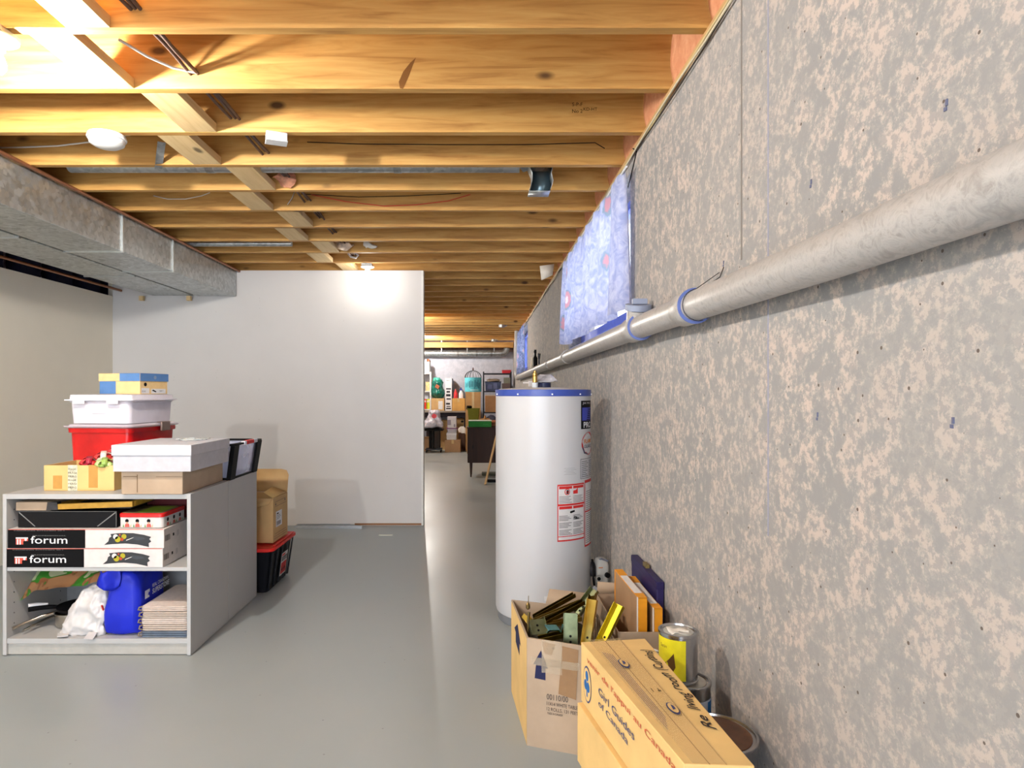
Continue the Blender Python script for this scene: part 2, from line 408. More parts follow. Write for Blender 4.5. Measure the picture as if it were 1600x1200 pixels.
# ---------------------------------------------------------------- window & curtain
def window(n, W):
    y0, y1, z0, z1 = W
    r = bpy.data.objects.new('window_%d' % n, None); C.objects.link(r); r['kind'] = 'structure'
    fr = MB(); t = .045
    tb = .11; fr.box(XW+.10, XW+.15, y0, y1, z0, z0+tb).box(XW+.10, XW+.15, y0, y1, z1-t, z1).box(XW+.10, XW+.15, y0, y0+t, z0+tb, z1-t).box(XW+.10, XW+.15, y1-t, y1, z0+tb, z1-t)
    ym = (y0+y1)/2; fr.box(XW+.10, XW+.15, ym-.025, ym+.025, z0+tb, z1-t)
    fr.build('window_frame', M((112, 128, 204), .5), r, bevel=.003)
    g = NT('window_glass%d' % n); g.set(Roughness=.02, IOR=1.45); g.b.inputs['Transmission Weight'].default_value = 1; g.b.inputs['Base Color'].default_value = (.97, .98, 1, 1)
    for a, b in ((y0+t, ym-.025), (ym+.025, y1-t)): MB().box(XW+.122, XW+.127, a, b, z0+tb, z1-t).build('window_pane', g.m, r, smooth=0)
    MB().box(XW+.004, XW+.10, y0+.003, y1-.003, z0, z0+.012).build('window_sill', M((84, 104, 190), .6), r)
window(1, W1); window(2, W2)
def mat_curtain(name, base, dark):
    t = NT(name); t.set(Roughness=.8)
    v = t.coord(); vo = t.n('ShaderNodeTexVoronoi', i_Scale=3.0); t.l(v, vo.inputs['Vector'])
    n = t.noise(v, 14, 4, .6, 1.5)
    ds = t.n('ShaderNodeMath', operation='MULTIPLY_ADD', i_1=.16, i_2=-.08); t.l(n, ds.inputs[0])
    dd = t.n('ShaderNodeMath', operation='ADD'); t.l(vo.outputs['Distance'], dd.inputs[0]); t.l(ds.outputs[0], dd.inputs[1])
    col = t.ramp(n, [(.35, lin(base)), (.62, lin(dark))])
    col = t.mix(t.ramp(dd.outputs[0], [(.22, (1, 1, 1, 1)), (.24, (0, 0, 0, 1))]), col, lin((140, 158, 178)))
    col = t.mix(t.ramp(dd.outputs[0], [(.17, (1, 1, 1, 1)), (.20, (0, 0, 0, 1))]), col, lin((206, 150, 160)))
    col = t.mix(t.ramp(dd.outputs[0], [(.07, (1, 1, 1, 1)), (.09, (0, 0, 0, 1))]), col, lin((226, 214, 226)))
    t.l(col, t.b.inputs['Base Color'])
    tr = t.n('ShaderNodeBsdfTranslucent'); t.l(col, tr.inputs[0]); mx = t.n('ShaderNodeMixShader', i_0=.42)
    t.l(t.b.outputs[0], mx.inputs[1]); t.l(tr.outputs[0], mx.inputs[2]); t.l(mx.outputs[0], t.out.inputs[0]); return t.m
CUR = mat_curtain('floral_cloth', (204, 206, 226), (158, 166, 206))
ct = thing('curtain', 'pale blue floral curtain hanging in folds over the nearer basement window', 'curtain', (XW-.03, 4.26, 1.66))
def cfn(y0, y1, z0, z1, folds, amp, seed):
    def fn(u, v):
        y = y0+(y1-y0)*u
        fold = math.sin(u*folds*2*math.pi+.8*math.sin(u*17+seed))
        a = amp*(.2+.8*(1-v)**.6)
        return (XW-.055+a*fold+.004*math.sin(u*90), y+.012*math.sin(u*folds*4*math.pi), z0+(z1-z0)*v+.012*math.sin(u*folds*2*math.pi+1)*(1-v))
    return fn
mb = MB().grid(cfn(2.96, 5.15, 1.645, 2.295, 8, .042, 1), 220, 14)
mb.map(lambda p: p-ct.location).build('curtain_cloth', CUR, ct, smooth=180)
MB().tube([(XW-.05, 2.93, 2.29), (XW-.05, 5.2, 2.29)], .005).map(lambda p: p-ct.location).build('curtain_rod', WHITE, ct)
ct = thing('curtain', 'small patterned blue curtain over the far window by the vertical pipe', 'curtain', (XW-.03, 11, 1.62))
MB().grid(cfn(9.95, 11.84, 1.60, 2.34, 6, .02, 4), 120, 12).map(lambda p: p-ct.location).build('curtain_cloth', mat_curtain('far_floral_cloth', (150, 160, 200), (70, 84, 120)), ct, smooth=180)
MB().tube([(XW-.035, 9.9, 2.335), (XW-.035, 11.86, 2.335)], .005).map(lambda p: p-ct.location).build('curtain_rod', WHITE, ct)

# ---------------------------------------------------------------- drain pipe
PVC = NT('pipe_plastic'); PVC.set(Roughness=.38); v = PVC.coord(); f = PVC.noise(v, 30, 6, .7, 1)
PVC.l(PVC.ramp(f, [(.35, lin((146, 142, 138))), (.5, lin((172, 168, 164))), (.65, lin((150, 147, 144)))]), PVC.b.inputs['Base Color']); PVC = PVC.m
PVB = M((96, 112, 170), .5)
XP = .655; R = .046
def pz(Y):
    return 1.257 + (.258 if Y < 1.2 else .258+.012*min(1, (Y-1.2)/1.2))
pp = thing('drain_pipe', 'long grey plastic drain pipe running along the right concrete wall', 'pipe', (XP, 3, 1.5))
def rel(mb, o): return mb.map(lambda p: p-o.location)
mb = MB(); pts = [(XP, y, pz(y)) for y in (-2.7, -1, .3, .8, 1.2, 1.7, 2.2, 2.4, 3, 5, 8, 11.75)]
mb.tube(pts, R, 32); rel(mb, pp).build('horizontal_run', PVC, pp, smooth=60)
for yy, l in ((2.02, .11), (2.72, .16), (4.9, .07), (6.1, .06)):
    mb = MB().tube([(XP, yy-l/2, pz(yy)), (XP, yy-l/2+.006, pz(yy)), (XP, yy+l/2-.006, pz(yy)), (XP, yy+l/2, pz(yy))], [R+.003, R+.008, R+.008, R+.003], 32); rel(mb, pp).build('coupling', PVC, pp, smooth=50)
for yy in (1.965, 2.64):
    mb = MB().tube([(XP, yy-.002, pz(yy)), (XP, yy+.002, pz(yy))], R+.0095, 32); rel(mb, pp).build('blue_primer_ring', PVB, pp, smooth=50)
mb = MB().tube([(XP, 2.70, 1.53), (XP-.004, 2.675, 1.575), (XP-.004, 2.665, 1.60)], R, 28); rel(mb, pp).build('wye_branch', PVC, pp, smooth=50)
mb = MB().tube([(XP-.004, 2.666, 1.598), (XP-.004, 2.66, 1.622)], R+.008, 28).box(XP-.03, XP+.03, 2.648, 2.672, 1.6225, 1.645); rel(mb, pp).build('cleanout_cap', M((140, 148, 168), .5), pp, smooth=50)
mb = MB().tube([(XP, 11.7, pz(11)), (XP, 11.78, pz(11)), (XP, 11.86, pz(11)+.01), (XP, 11.92, pz(11)+.07), (XP, 11.93, pz(11)+.13)], R+.006, 24)
mb.tube([(XP, 11.93, pz(11)+.1), (XP, 11.93, ZJ-.01)], R, 24); rel(mb, pp).build('vertical_riser', PVC, pp, smooth=60)
hw = MB(); a = [(XP+R*1.06*math.cos(t), 1.935, pz(1.9)+R*1.06*math.sin(t)) for t in [i*math.pi/12 for i in range(-4, 20)]]
hw.tube(a, .0014, 6).tube([(XP+.01, 1.935, pz(1.9)+R), (XW-.004, 1.905, 1.60), (XW-.002, 1.88, 1.625)], .0014, 6).tube([(XP-.01, 1.935, pz(1.9)+R), (XW-.003, 1.91, 1.615)], .0012, 6)
tag(hw.build('hanger_wire', M((70, 70, 74), .4, .8)), 'dark twisted wire tied round the drain pipe and hooked to the wall', 'wire')
# bottles standing behind the pipe, at far window side
zp = pz(8)+R
b = thing('spray_bottle', 'dark bottle standing on the drain pipe beside the far window', 'bottle', (XP+.012, 8.0, zp))
MB().loft([(0, .055, .06, .02), (.11, .055, .06, .02), (.14, .026, .026, .012), (.165, .026, .026, .012)]).build('bottle_body', BLACK, b)
MB().box(-.014, .014, -.02, .02, .166, .215).box(-.02, -.014, -.01, .01, .18, .2).build('bottle_cap', BLACK, b)
b = thing('paint_brush', 'grey bristled brush standing on the drain pipe beside the dark bottle', 'brush', (XP+.014, 7.5, zp))
MB().tube([(0, 0, 0), (0, 0, .07)], [.012, .009], 10).build('handle', M((90, 90, 96), .6), b)
MB().loft([(.07, .022, .03, .008), (.14, .036, .046, .01)]).jitter(.006, 60).build('bristles', DGREY, b)
b = thing('caulking_tube', 'pale tube leaning on the wall behind the drain pipe near the far window', 'tube', (XP+.014, 8.55, zp))
MB().tube([(0, 0, 0), (.012, 0, .15)], .02, 14).build('tube_body', M((214, 208, 190), .5), b)
MB().tube([(.012, 0, .15), (.016, 0, .2)], [.009, .003], 10).build('nozzle', WHITE, b)

# ---------------------------------------------------------------- ducts and pipes left
def duct(name, label, x0, x1, y0, y1, z0, z1, seams):
    o = thing(name, label, 'duct', ((x0+x1)/2, (y0+y1)/2, z0))
    rel(MB().box(x0, x1, y0, y1, z0, z1), o).build('duct_body', GALV, o, bevel=.004)
    for s in seams:
        mb = MB(); t = .008
        mb.box(x0-t, x1+t, s-.008, s+.008, z0-t, z0-.0002).box(x1+.0002, x1+t, s-.008, s+.008, z0, z1).box(x0-t, x0-.0002, s-.008, s+.008, z0, z1)
        rel(mb, o).build('duct_seam_cleat', M((196, 200, 200), .35, .9), o)
    return o
duct('supply_duct', 'rectangular galvanised duct under the joists beside the copper pipe', -2.68, -2.313, Y0, YP-.012, 2.163, 2.404, [4.116, 4.79, 2.9, 1.7])
duct('return_duct', 'wider galvanised duct running alongside, nearer the left wall', -3.10, -2.715, Y0, YP-.02, 2.166, 2.404, [3.75, 5.0, 2.5])
tag(MB().tube([(-2.285, Y0, 2.396), (-2.285, 3, 2.397), (-2.285, YP-.01, 2.397)], .0105, 12).build('copper_pipe', COPPER), 'copper pipe running along the top edge of the nearer duct', 'pipe')
tag(MB().tube([(-3.40, Y0, 2.215), (-3.40, YP-.01, 2.215)], .011, 12).build('copper_pipe', COPPER), 'copper pipe in the gap above the left wall behind the ducts', 'pipe')
for i, px in enumerate((222, 296)):
    x = PX(px, 6.0); tag(MB().box(x-.018, x+.018, 5.975, 6.013, 2.115, 2.158).build('wood_cleat', WOODY), 'small wood block on the partition under the duct end, %s' % ('left one' if i == 0 else 'right one'), 'wood block')
# round branch duct in bay 2-3
o = thing('branch_duct', 'thin round galvanised duct lying in the joist bay behind the junction box', 'duct', (-1, 3.42, 2.45))
rel(MB().tube([(-2.2, 3.42, 2.478), (.2, 3.42, 2.478)], .046, 24), o).build('round_pipe', GALV, o, smooth=60)
for xx in (-1.45, -.45): rel(MB().tube([(xx-.02, 3.42, 2.478), (xx+.02, 3.42, 2.478)], .0485, 24), o).build('pipe_band', GALVD, o, smooth=60)
hb = MB().box(-1.72, -1.70, 3.373, 3.40, 2.37, 2.52); rel(hb, o)
BLUEG = M((96, 116, 124), .35, .6)
o = thing('duct_boot', 'flared sheet metal duct boot hanging below the joist near the window', 'duct boot', (.31, 3.5, 2.37))
bt = MB(); fn = lambda u, v: None
outer = [(.235, 2.50), (.245, 2.44), (.262, 2.40), (.262, 2.36), (.245, 2.305), (.355, 2.305), (.372, 2.36), (.362, 2.40), (.378, 2.47), (.378, 2.50)]
bt.add([(x, 3.33, z) for x, z in outer]+[(x, 3.43, z) for x, z in outer], [[i, i+1, 11+i, 10+i] for i in range(9)])
bt.add([(x, 3.43, z) for x, z in outer], [list(range(10))])
rel(bt, o).build('boot_body', GALV, o, solid=.002)
b2 = MB().add([(.25, 3.425, 2.307), (.35, 3.425, 2.307), (.368, 3.425, 2.36), (.358, 3.425, 2.44), (.262, 3.425, 2.44), (.268, 3.425, 2.36)], [(0, 1, 2, 3, 4, 5)])
rel(b2, o).build('boot_throat', BLUEG, o, solid=.002)
rel(MB().tube([(.2, 3.42, 2.475), (.25, 3.40, 2.50)], [.046, .06], 20), o).build('collar', GALVD, o)
tag(MB().tube([(-3.2, 5.05, 2.43), (-1.5, 5.05, 2.43)], .022, 16).build('steel_conduit', GALV), 'steel conduit lying across the joist bay above the duct end', 'conduit')
tag(MB().cb((-1.60, 3.18, 2.43), (.035, .26, .002), (-12, 0, 30)).build('metal_strap', GALV), 'short metal strap hanging by the round branch duct left of the boards', 'strap')
# junction box
o = thing('junction_box', 'small white junction box under the second joist', 'junction box', (PX(433, 2.86), 2.85, 2.372), 22)
MB().box(-.045, .045, -.03, .03, 0, .036).build('box_body', M((200, 200, 198), .4), o, bevel=.003)
MB().box(-.047, .047, -.032, .032, -.005, -.0003).build('cover', WHITE, o, bevel=.002)
# ceiling dome light (off)
o = thing('ceiling_light', 'white round ceiling light mounted under the second joist at left', 'ceiling light', (-1.67, 2.85, 2.405))
MB().lathe([(.05, 0), (.075, -.003), (.08, -.018), (.078, -.024), (.03, -.026)]).build('base_plate', WHITE, o)
MB().lathe([(.074, -.0265), (.07, -.042), (.05, -.055), (.02, -.06), (.001, -.061)]).build('diffuser', M((206, 206, 204), .3), o)
# bulbs
BULB_COL = (1, .96, .90)
for i, (x, y, z, P) in enumerate(BULBS):
    lab = ['bare glowing bulb at the left edge under the joists', 'bare glowing bulb in a white holder close to the white partition', 'bare glowing bulb hidden behind the partition', 'bare glowing bulb in the far room near the back wall', 'unseen bulb added behind the camera as fill light'][i]
    o = thing('light_bulb', lab, 'light bulb', (x, y, z), 0, 'bare ceiling bulbs')
    top = ZJ-z
    MB().box(-.045, .045, -.045 if i != 1 else -.055, .045, top-.018, top-.001).build('electrical_box', GALVD, o)
    MB().lathe([(.057, top-.019), (.06, top-.026), (.052, top-.032), (.026, top-.036), (.022, top-.06), (.001, top-.061)]).build('lamp_holder', M((232, 230, 224), .4), o)
    t = NT('bulb_glow%d' % i); t.b.inputs['Base Color'].default_value = (1, 1, 1, 1)
    rr = .026; t.b.inputs['Emission Color'].default_value = (*BULB_COL, 1); t.b.inputs['Emission Strength'].default_value = P/(math.pi*4*math.pi*rr*rr)
    zz = top-.062
    prof = [(.011, zz), (.013, zz-.008), (.021, zz-.024), (.026, zz-.042), (.025, zz-.055), (.017, zz-.069), (.001, zz-.075)]
    MB().lathe(prof, n=16).build('bulb_glass', t.m, o, smooth=180)
# cables
def cable(name, label, pts, r, mat, n=8): return tag(MB().tube(pts, r, n).build(name, mat, smooth=90), label, 'cable')
CAB = M((98, 78, 70), .6); CABG = M((206, 204, 198), .5)
for i in range(3):
    pts = []
    for k in range(-8, 56):
        y = 2.469+.2*k
        if y > YP-.1: break
        pts.append((-1.078-.016*i+.004*math.sin(k+i)-.02*max(0, y-3.5), y, 2.468+.009*(i % 2)+.006*math.sin(k*1.7+i*2)))
    cable('wire_run', ['right hand', 'middle', 'left hand'][i]+' brown cable of the bundle threaded through the joists left of centre', pts, .0065, CAB)['group'] = 'cable bundle through the joists'
cable('electrical_cable', 'pale grey cable sagging across the first bay at upper left', [(-1.36, 2.2, 2.53), (-1.3, 2.42, 2.50)] and [(PX(186, 2.2), 2.2, PZ(62, 2.2)), (PX(230, 2.3), 2.3, PZ(88, 2.3)), (PX(270, 2.38), 2.38, PZ(106, 2.38)), (PX(308, 2.42), 2.42, PZ(114, 2.42))], .005, CABG)
def facecable(label, pxs, Y, r, mat): return cable('thin_wire', label, [(PX(a, Y), Y, PZ(b, Y)) for a, b in pxs], r, mat, 6)
YJ = lambda k: 2.431+.406*k-.006
facecable('thin black wire strung across the third joist', [(480, 222), (560, 225), (700, 226), (820, 226), (930, 223), (945, 232)], YJ(2), .0022, BLACK)
facecable('thin red wire sagging across the fifth joist', [(486, 304), (540, 315), (600, 322), (650, 320), (700, 314), (735, 304)], YJ(4), .0028, M((200, 70, 50), .5))
facecable('thin black wire above the sagging red wire', [(470, 303), (560, 308), (640, 306), (720, 302)], YJ(4)+.004, .0022, BLACK)
facecable('thin white wire curling below the fourth joist at left', [(240, 306), (262, 311), (290, 311), (315, 306), (328, 301)], YJ(4), .0028, CABG)
facecable('white cable loops hanging beyond the last boards before the bulb', [(544, 396), (548, 401), (556, 403), (560, 399), (554, 395)], YJ(8)-.02, .009, WHITE)
facecable('short white wire end hanging near the insulation tuft', [(460, 300), (456, 310), (449, 320)], YJ(4)-.004, .0025, CABG)
facecable('white cable running left from the round ceiling light', [(0, 231), (40, 230), (90, 228), (140, 222), (180, 214), (215, 209)], YJ(2)-.02, .004, CABG)
def tuft(px, py, Y, w_, h_, label, mat, name='insulation_tuft', seed=1):
    b = MB().loft([(-h_/2, w_*.3, .04, .02), (-h_/4, w_*.8, .07, .03), (0, w_, .08, .035), (h_/4, w_*.8, .06, .03), (h_/2, w_*.4, .03, .015)], 6)
    b.jitter(w_*.35, 22, seed); o = b.build(name, mat, subd=1); o.location = (PX(px, Y), Y, PZ(py, Y)); return tag(o, label, 'insulation')
tuft(443, 277, 3.62, .13, .08, 'tuft of pink insulation hanging by the duct at centre left', M((214, 150, 120), .9, var=.3, bump=.8), seed=2)
tuft(537, 384, 5.2, .13, .05, 'scrap of pale pink insulation hanging near the partition bulb', M((232, 206, 180), .9, var=.3, bump=.8), seed=5)
tuft(580-4, 383, 5.2, .12, .03, 'sliver of white plastic hanging beside the pink insulation scrap', M((230, 226, 214), .6), 'plastic_scrap', 8)
o = MB().add([(0, 0, 0), (.10, .03, .05), (.115, .03, .15), (-.015, 0, .125)], [(0, 1, 2, 3)]).build('vapour_barrier_flap', M((226, 216, 200), .5), solid=.002); o.location = (PX(846, 5.6), 5.6, PZ(438, 5.6))
tag(o, 'torn flap of white vapour barrier hanging where joists meet the wall', 'plastic sheet')
# sill cables along wall top
for i, (z, c, l) in enumerate(((2.372, (196, 176, 130), 'tan cable stapled along the top of the concrete wall'), (2.352, (60, 52, 44), 'thin dark wire along the top of the concrete wall'), (2.362, (200, 188, 160), 'pale cable along the wall top just under the joist ends'))):
    pts = [(XW-.007-.003*i, .2+.3*k, z+.008*math.sin(k*1.3+i*2)+.004*math.sin(k*3.1)) for k in range(-8, 45)]
    cable('wall_cable', l, pts, .004 if i != 1 else .0025, M(c, .6))
cable('wall_cable', 'short dark wire slanting down the wall above the window corner', [(XW-.004, 3.0, 2.40), (XW-.004, 2.93, 2.36), (XW-.004, 3.02, 2.30), (XW-.004, 3.10, 2.25)], .0025, BLACK)

# ================================================================== CABINETS
def cabinet(name, label, x0, x1, y0, y1, z1, opening):
    o = thing(name, label, 'cabinet', ((x0+x1)/2, (y0+y1)/2, 0)); t = .018
    rel(MB().box(x1-t, x1, y0, y1, .004, z1), o).build('side_panel', MELA, o, bevel=.001)
    rel(MB().box(x0, x0+t, y0, y1, .004, z1), o).build('side_panel', MELA, o, bevel=.001)
    rel(MB().box(x0+t+.0004, x1-t-.0004, y0, y1, z1-.024, z1), o).build('top_panel', MELA, o, bevel=.001)
    rel(MB().box(x0+t+.0004, x1-t-.0004, y0+.003, y1-.006, .058, .082), o).build('bottom_panel', MELA, o, bevel=.001)
    rel(MB().box(x0+t+.0004, x1-t-.0004, y0+.012, y0+.026, .004, .057), o).build('kick_board', M((170, 168, 162), .6), o)
    rel(MB().box(x0+t+.0004, x1-t-.0004, y1-.005, y1, .004, z1-.025), o).build('back_panel', M((150, 150, 150), .6), o)
    if opening:
        rel(MB().box(x0+t+.0006, x1-t-.0006, y0+.004, y1-.006, .404, .422), o).build('shelf', MELA, o, bevel=.001)
        h = MB()
        for k in range(12):
            for yy in (y0+.05, y1-.06): h.cb((x0+t+.0005, yy, .14+k*.05), (.001, .005, .005)); h.cb((x1-t-.0005, yy, .14+k*.05), (.001, .005, .005))
        rel(h, o).build('shelf_pin_holes', DGREY, o)
    h = MB()
    for xx in (x0+.02, x1-.02):
        for yy in (y0+.03, y1-.03): h.lathe([(.012, 0), (.012, .0038)], (xx, yy), 12)
    rel(h, o).build('glides', BLACK, o)
    return o
XC0, XC1, YC0, YC1, ZC = -2.284, -1.388, 3.05, 3.50, .772
cabinet('storage_cabinet', 'open front grey melamine shelf unit holding boxes and bags', XC0, XC1, YC0, YC1, ZC, True)
cabinet('storage_cabinet', 'grey melamine unit standing back to back behind the open shelf unit', XC0, XC1, 3.506, 3.945, ZC, False)

# generic boxes ----------------------------------------------------
def card_box(name, label, loc, w_, d_, h_, rz=0, mat=CARD, tape=True, group=None, cat='box'):
    o = thing(name, label, cat, loc, rz, group)
    MB().box(-w_/2, w_/2, -d_/2, d_/2, 0, h_).build('box_body', mat, o, bevel=.003)
    s = MB().box(-w_/2+.002, w_/2-.002, -.0015, .0015, h_+.0002, h_+.0012); s.build('flap_seam', M((110, 84, 58), .8), o)
    if tape:
        MB().box(-.024, .024, -d_/2-.0008, d_/2+.0008, h_+.0013, h_+.0018).box(-.024, .024, -d_/2-.0011, -d_/2-.0003, h_*.7, h_+.0018).build('packing_tape', M((206, 176, 120), .25), o)
    return o
def open_box(name, label, loc, w_, d_, h_, rz=0, mat=CARD, inner=CARDD, t=.005, fill=.0, jit=0):
    o = thing(name, label, 'box', loc, rz)
    b = MB().box(-w_/2, w_/2, -d_/2, d_/2, 0, t)
    b.box(-w_/2, w_/2, -d_/2, -d_/2+t, t, h_).box(-w_/2, w_/2, d_/2-t, d_/2, t, h_).box(-w_/2, -w_/2+t, -d_/2+t, d_/2-t, t, h_).box(w_/2-t, w_/2, -d_/2+t, d_/2-t, t, h_)
    b.build('box_body', mat, o, bevel=.0012)
    return o
ZT = ZC+.001
# brown flat box under the white box
o = card_box('cardboard_box', 'flat brown cardboard box beneath the white lidded box on the shelf unit', ((-1.709-1.418)/2, 3.03+.237, ZT), .291, .47, .110, 0, CARDG, tape=False)
MB().box(-.1455+.075, -.1455+.078, -.2370, -.2352, .01, .095).box(.02, .145, -.2370, -.2352, .083, .085).box(-.135, -.07, -.2370, -.2352, .083, .086).build('front_flap_slits', M((120, 98, 74), .8), o)
o = thing('gift_box', 'white lidded garment box on top of the flat brown box', 'box', (-1.550, 3.0+.228, ZT+.112))
MB().loft([(0, .366, .446, .002), (.082, .366, .446, .002)], 1).build('box_body', M((184, 184, 190), .5), o)
MB().box(-.1875, .1875, -.229, .229, .075, .125).build('box_lid', M((192, 192, 198), .5), o, bevel=.002)
b = MB().grid(lambda u, v: (-.02+.13*u, .05+.12*v, .128+.012*noise.noise(Vector((u*4, v*4, 3)))), 12, 10)
b.build('plastic_scrap', M((196, 204, 204), .2, var=.4, scale=60), None, solid=.002)
tag(C.objects['plastic_scrap.001'] if 'plastic_scrap.001' in C.objects else C.objects['plastic_scrap'], 'crumpled clear plastic scrap lying on the white lidded box', 'plastic'); C.objects[-1].location = o.location
# small open box with bows
o = open_box('cardboard_box', 'low open cardboard box filled with gift bows on the shelf unit', ((-2.16-1.80)/2+.0, 3.14+.13, ZT), .345, .25, .125, 0, CARDY)
d = Decal().rect(.118, .165, .0, .127, 0); d.front(-.1725, -.125, 0).build('packing_tape', M((206, 202, 176), .25, var=.3, scale=60), o, smooth=0)
d = Decal()
for k in range(6): d.text('FRAGILE'[:4+k % 3], .121, .012+k*.018, w=.04, h=.009, lay=2)
d.front(-.1725, -.125, 0).build('tape_print', M((60, 60, 50), .5), o, smooth=0)
for q_ in ((.045, .09, .01, .075), (.22, .265, .015, .127)): Decal().rect(*q_).front(-.1725, -.125, 0, .0006).build('brown_tape', M((186, 138, 66), .3), o, smooth=0)
Decal().rect(.1, .14, .05, .1).side(.1725, -.125, 0).build('side_label', WHITE, o, smooth=0)
bows = [((-1.90, 3.24, .905), (226, 214, 200), 'cream and red striped gift bow on top of the pile'), ((-1.865, 3.19, .878), (150, 180, 90), 'green and white gift bow at the front of the open box'), ((-1.96, 3.22, .880), (170, 40, 60), 'dark red gift bow at the left of the pile'),
        ((-1.835, 3.26, .89), (214, 80, 76), 'bright red gift bow beside the white box'), ((-1.88, 3.32, .925), (206, 40, 44), 'red gift bow behind the cream one'), ((-1.845, 3.31, .965), (90, 150, 50), 'small green bow sticking up highest')]
for i, (p, c, l) in enumerate(bows):
    b = MB(); R_ = .046 if i < 5 else .02
    for k in range(11):
        an = k*2.4; tl = .25+.8*(k/11.0)
        pts = []
        for q in range(7):
            th = q/6*math.pi; rr = R_*math.sin(th)*1.0; zz = R_*(1-math.cos(th))*.5*tl
            pts.append((math.cos(an)*(rr)+.0, math.sin(an)*rr, zz*1.1))
        for q in range(6):
            a_, b_ = Vector(pts[q]), Vector(pts[q+1]); s_ = Vector((-math.sin(an), math.cos(an), 0))*R_*.28
            b.add([a_-s_, a_+s_, b_+s_, b_-s_], [(0, 1, 2, 3)], k % 2)
    ob = b.build('gift_bow', [M(c, .25), M(tuple(min(255, x+60) for x in c) if i % 2 else (224, 60, 60), .25)], smooth=60, solid=.0012)
    ob.location = (p[0], p[1]-.02, p[2]+.008); tag(ob, l, 'gift bow', 'gift bows in the open box')
o = MB().loft([(0, .30, .2, .03), (.06, .29, .19, .05), (.088, .2, .13, .05)], 5).jitter(.02, 18).build('ribbon_pile', M((160, 50, 50), .5, var=.5, scale=25)); o.location = (-1.98, 3.27, ZT+.0065)
tag(o, 'heap of curled ribbons filling the open box under the bows', 'ribbon', kind='stuff')
# red tote with clear lid
REDP = NT('translucent_red'); REDP.set(Roughness=.25); REDP.b.inputs['Base Color'].default_value = lin((216, 12, 16)); REDP.b.inputs['Transmission Weight'].default_value = .15
v = REDP.coord(); f = REDP.noise(v, 5); REDP.l(REDP.ramp(f, [(.35, lin((188, 8, 14))), (.6, lin((222, 14, 18)))]), REDP.b.inputs['Base Color']); REDP = REDP.m
XT, YT = -2.075, 3.715
def P3(px, py, Y): return Vector((PX(px, Y), Y, PZ(py, Y)))
o = thing('storage_tote', 'red plastic storage tote with a clear lid on the rear unit', 'storage tote', (XT, YT, ZT), -7)
wt, dt = .375, .42
MB().loft([(0, wt-.03, dt-.03, .03), (.26, wt-.01, dt-.01, .03), (.262, wt+.012, dt+.012, .035), (.287, wt+.016, dt+.016, .035), (.287, wt-.02, dt-.02, .03), (.02, wt-.045, dt-.045, .03)], 5).build('tote_body', REDP, o)
CLR = mat_clear('clear_plastic', (226, 214, 224), .62, .2)
MB().loft([(.2885, wt+.03, dt+.03, .035), (.296, wt+.05, dt+.05, .04), (.300, wt+.05, dt+.05, .04), (.300, wt+.01, dt+.01, .03), (.308, wt-.0, dt-.0, .03)], 5).build('tote_lid', CLR, o)
MB().box(.5*wt+.022, .5*wt+.034, .02, .10, .262, .312).box(.5*wt+.0, .5*wt+.034, .02, .10, .309, .315).build('lid_latch', M((140, 120, 112), .3, .5), o, bevel=.003)
# clear bin on it
z2 = ZT+.312
o = thing('storage_bin', 'frosted clear plastic bin with lid stacked on the red tote', 'storage bin', (XT-.005, YT, z2), -7)
FR = mat_clear('frosted_plastic', (232, 228, 236), .80, .35)
wt, dt = .36, .40
MB().loft([(0, wt-.012, dt-.012, .03), (.115, wt, dt, .03), (.118, wt+.012, dt+.012, .03), (.122, wt+.012, dt+.012, .03), (.122, wt-.012, dt-.012, .03), (.006, wt-.03, dt-.03, .03)], 5).build('bin_body', FR, o)
FR2 = mat_clear('frosted_lid', (240, 236, 244), .9, .3)
MB().loft([(.1235, wt+.018, dt+.018, .03), (.127, wt+.05, dt+.05, .03), (.133, wt+.05, dt+.05, .03), (.134, wt+.015, dt+.015, .03), (.158, wt+.01, dt+.01, .03), (.160, wt-.02, dt-.02, .02)], 5).build('bin_lid', FR2, o)
for sx in (-.10, .10): MB().box(sx-.035, sx+.035, -dt/2-.030, -dt/2-.0255, .108, .132).build('lid_latch', FR2, o, bevel=.002)
MB().box(-.04, .04, -dt/2-.003, -dt/2+.001, .055, .085).build('hand_grip', FR2, o, bevel=.002)
# shoe box
z3 = z2+.162; TAN = M((222, 190, 136), .6); SB = M((84, 124, 176), .5); SBD = M((72, 98, 140), .5)
o = thing('shoe_box', 'blue and tan shoe box on top of the frosted bin', 'shoe box', (-2.035, 3.745, z3), -14)
wb, db_ = .275, .215
MB().box(-wb/2, wb/2, -db_/2, db_/2, 0, .076).build('box_body', TAN, o, bevel=.002)
MB().box(-wb/2-.004, wb/2+.004, -db_/2-.004, db_/2+.004, .073, .118).build('box_lid', TAN, o, bevel=.002)
Decal().rect(.145, wb+.007, .0, .044).front(-wb/2-.0035, -db_/2-.004, .0735).build('lid_print', SB, o, smooth=0)
Decal().rect(.0005, .112, .001, .073).front(-wb/2, -db_/2, 0).build('body_print', SB, o, smooth=0)
Decal().rect(.0, db_+.007, 0, .044).side(wb/2+.004, -db_/2-.0035, .0735).build('lid_end_print', SB, o, smooth=0)
Decal().circ(.11, .022, .011, 0, 1).side(wb/2+.004, -db_/2, .0735, .001).build('emblem', M((130, 146, 170), .5), o, smooth=0)
d = Decal().rect(.01, .07, .004, .034, 0, 0).rect(.085, .20, .004, .03, 0, 0).circ(.04, .055, .011, 1, 0).text('EU 42', .014, .012, h=.008, mi=1).text('SIZE 9', .15, .014, h=.008, mi=1).poly([(.09, .02), (.12, .01), (.125, .015), (.1, .026)], 1, 1)
d.side(wb/2, -db_/2, 0).build('end_label', [WHITE, BLACK], o, smooth=0)
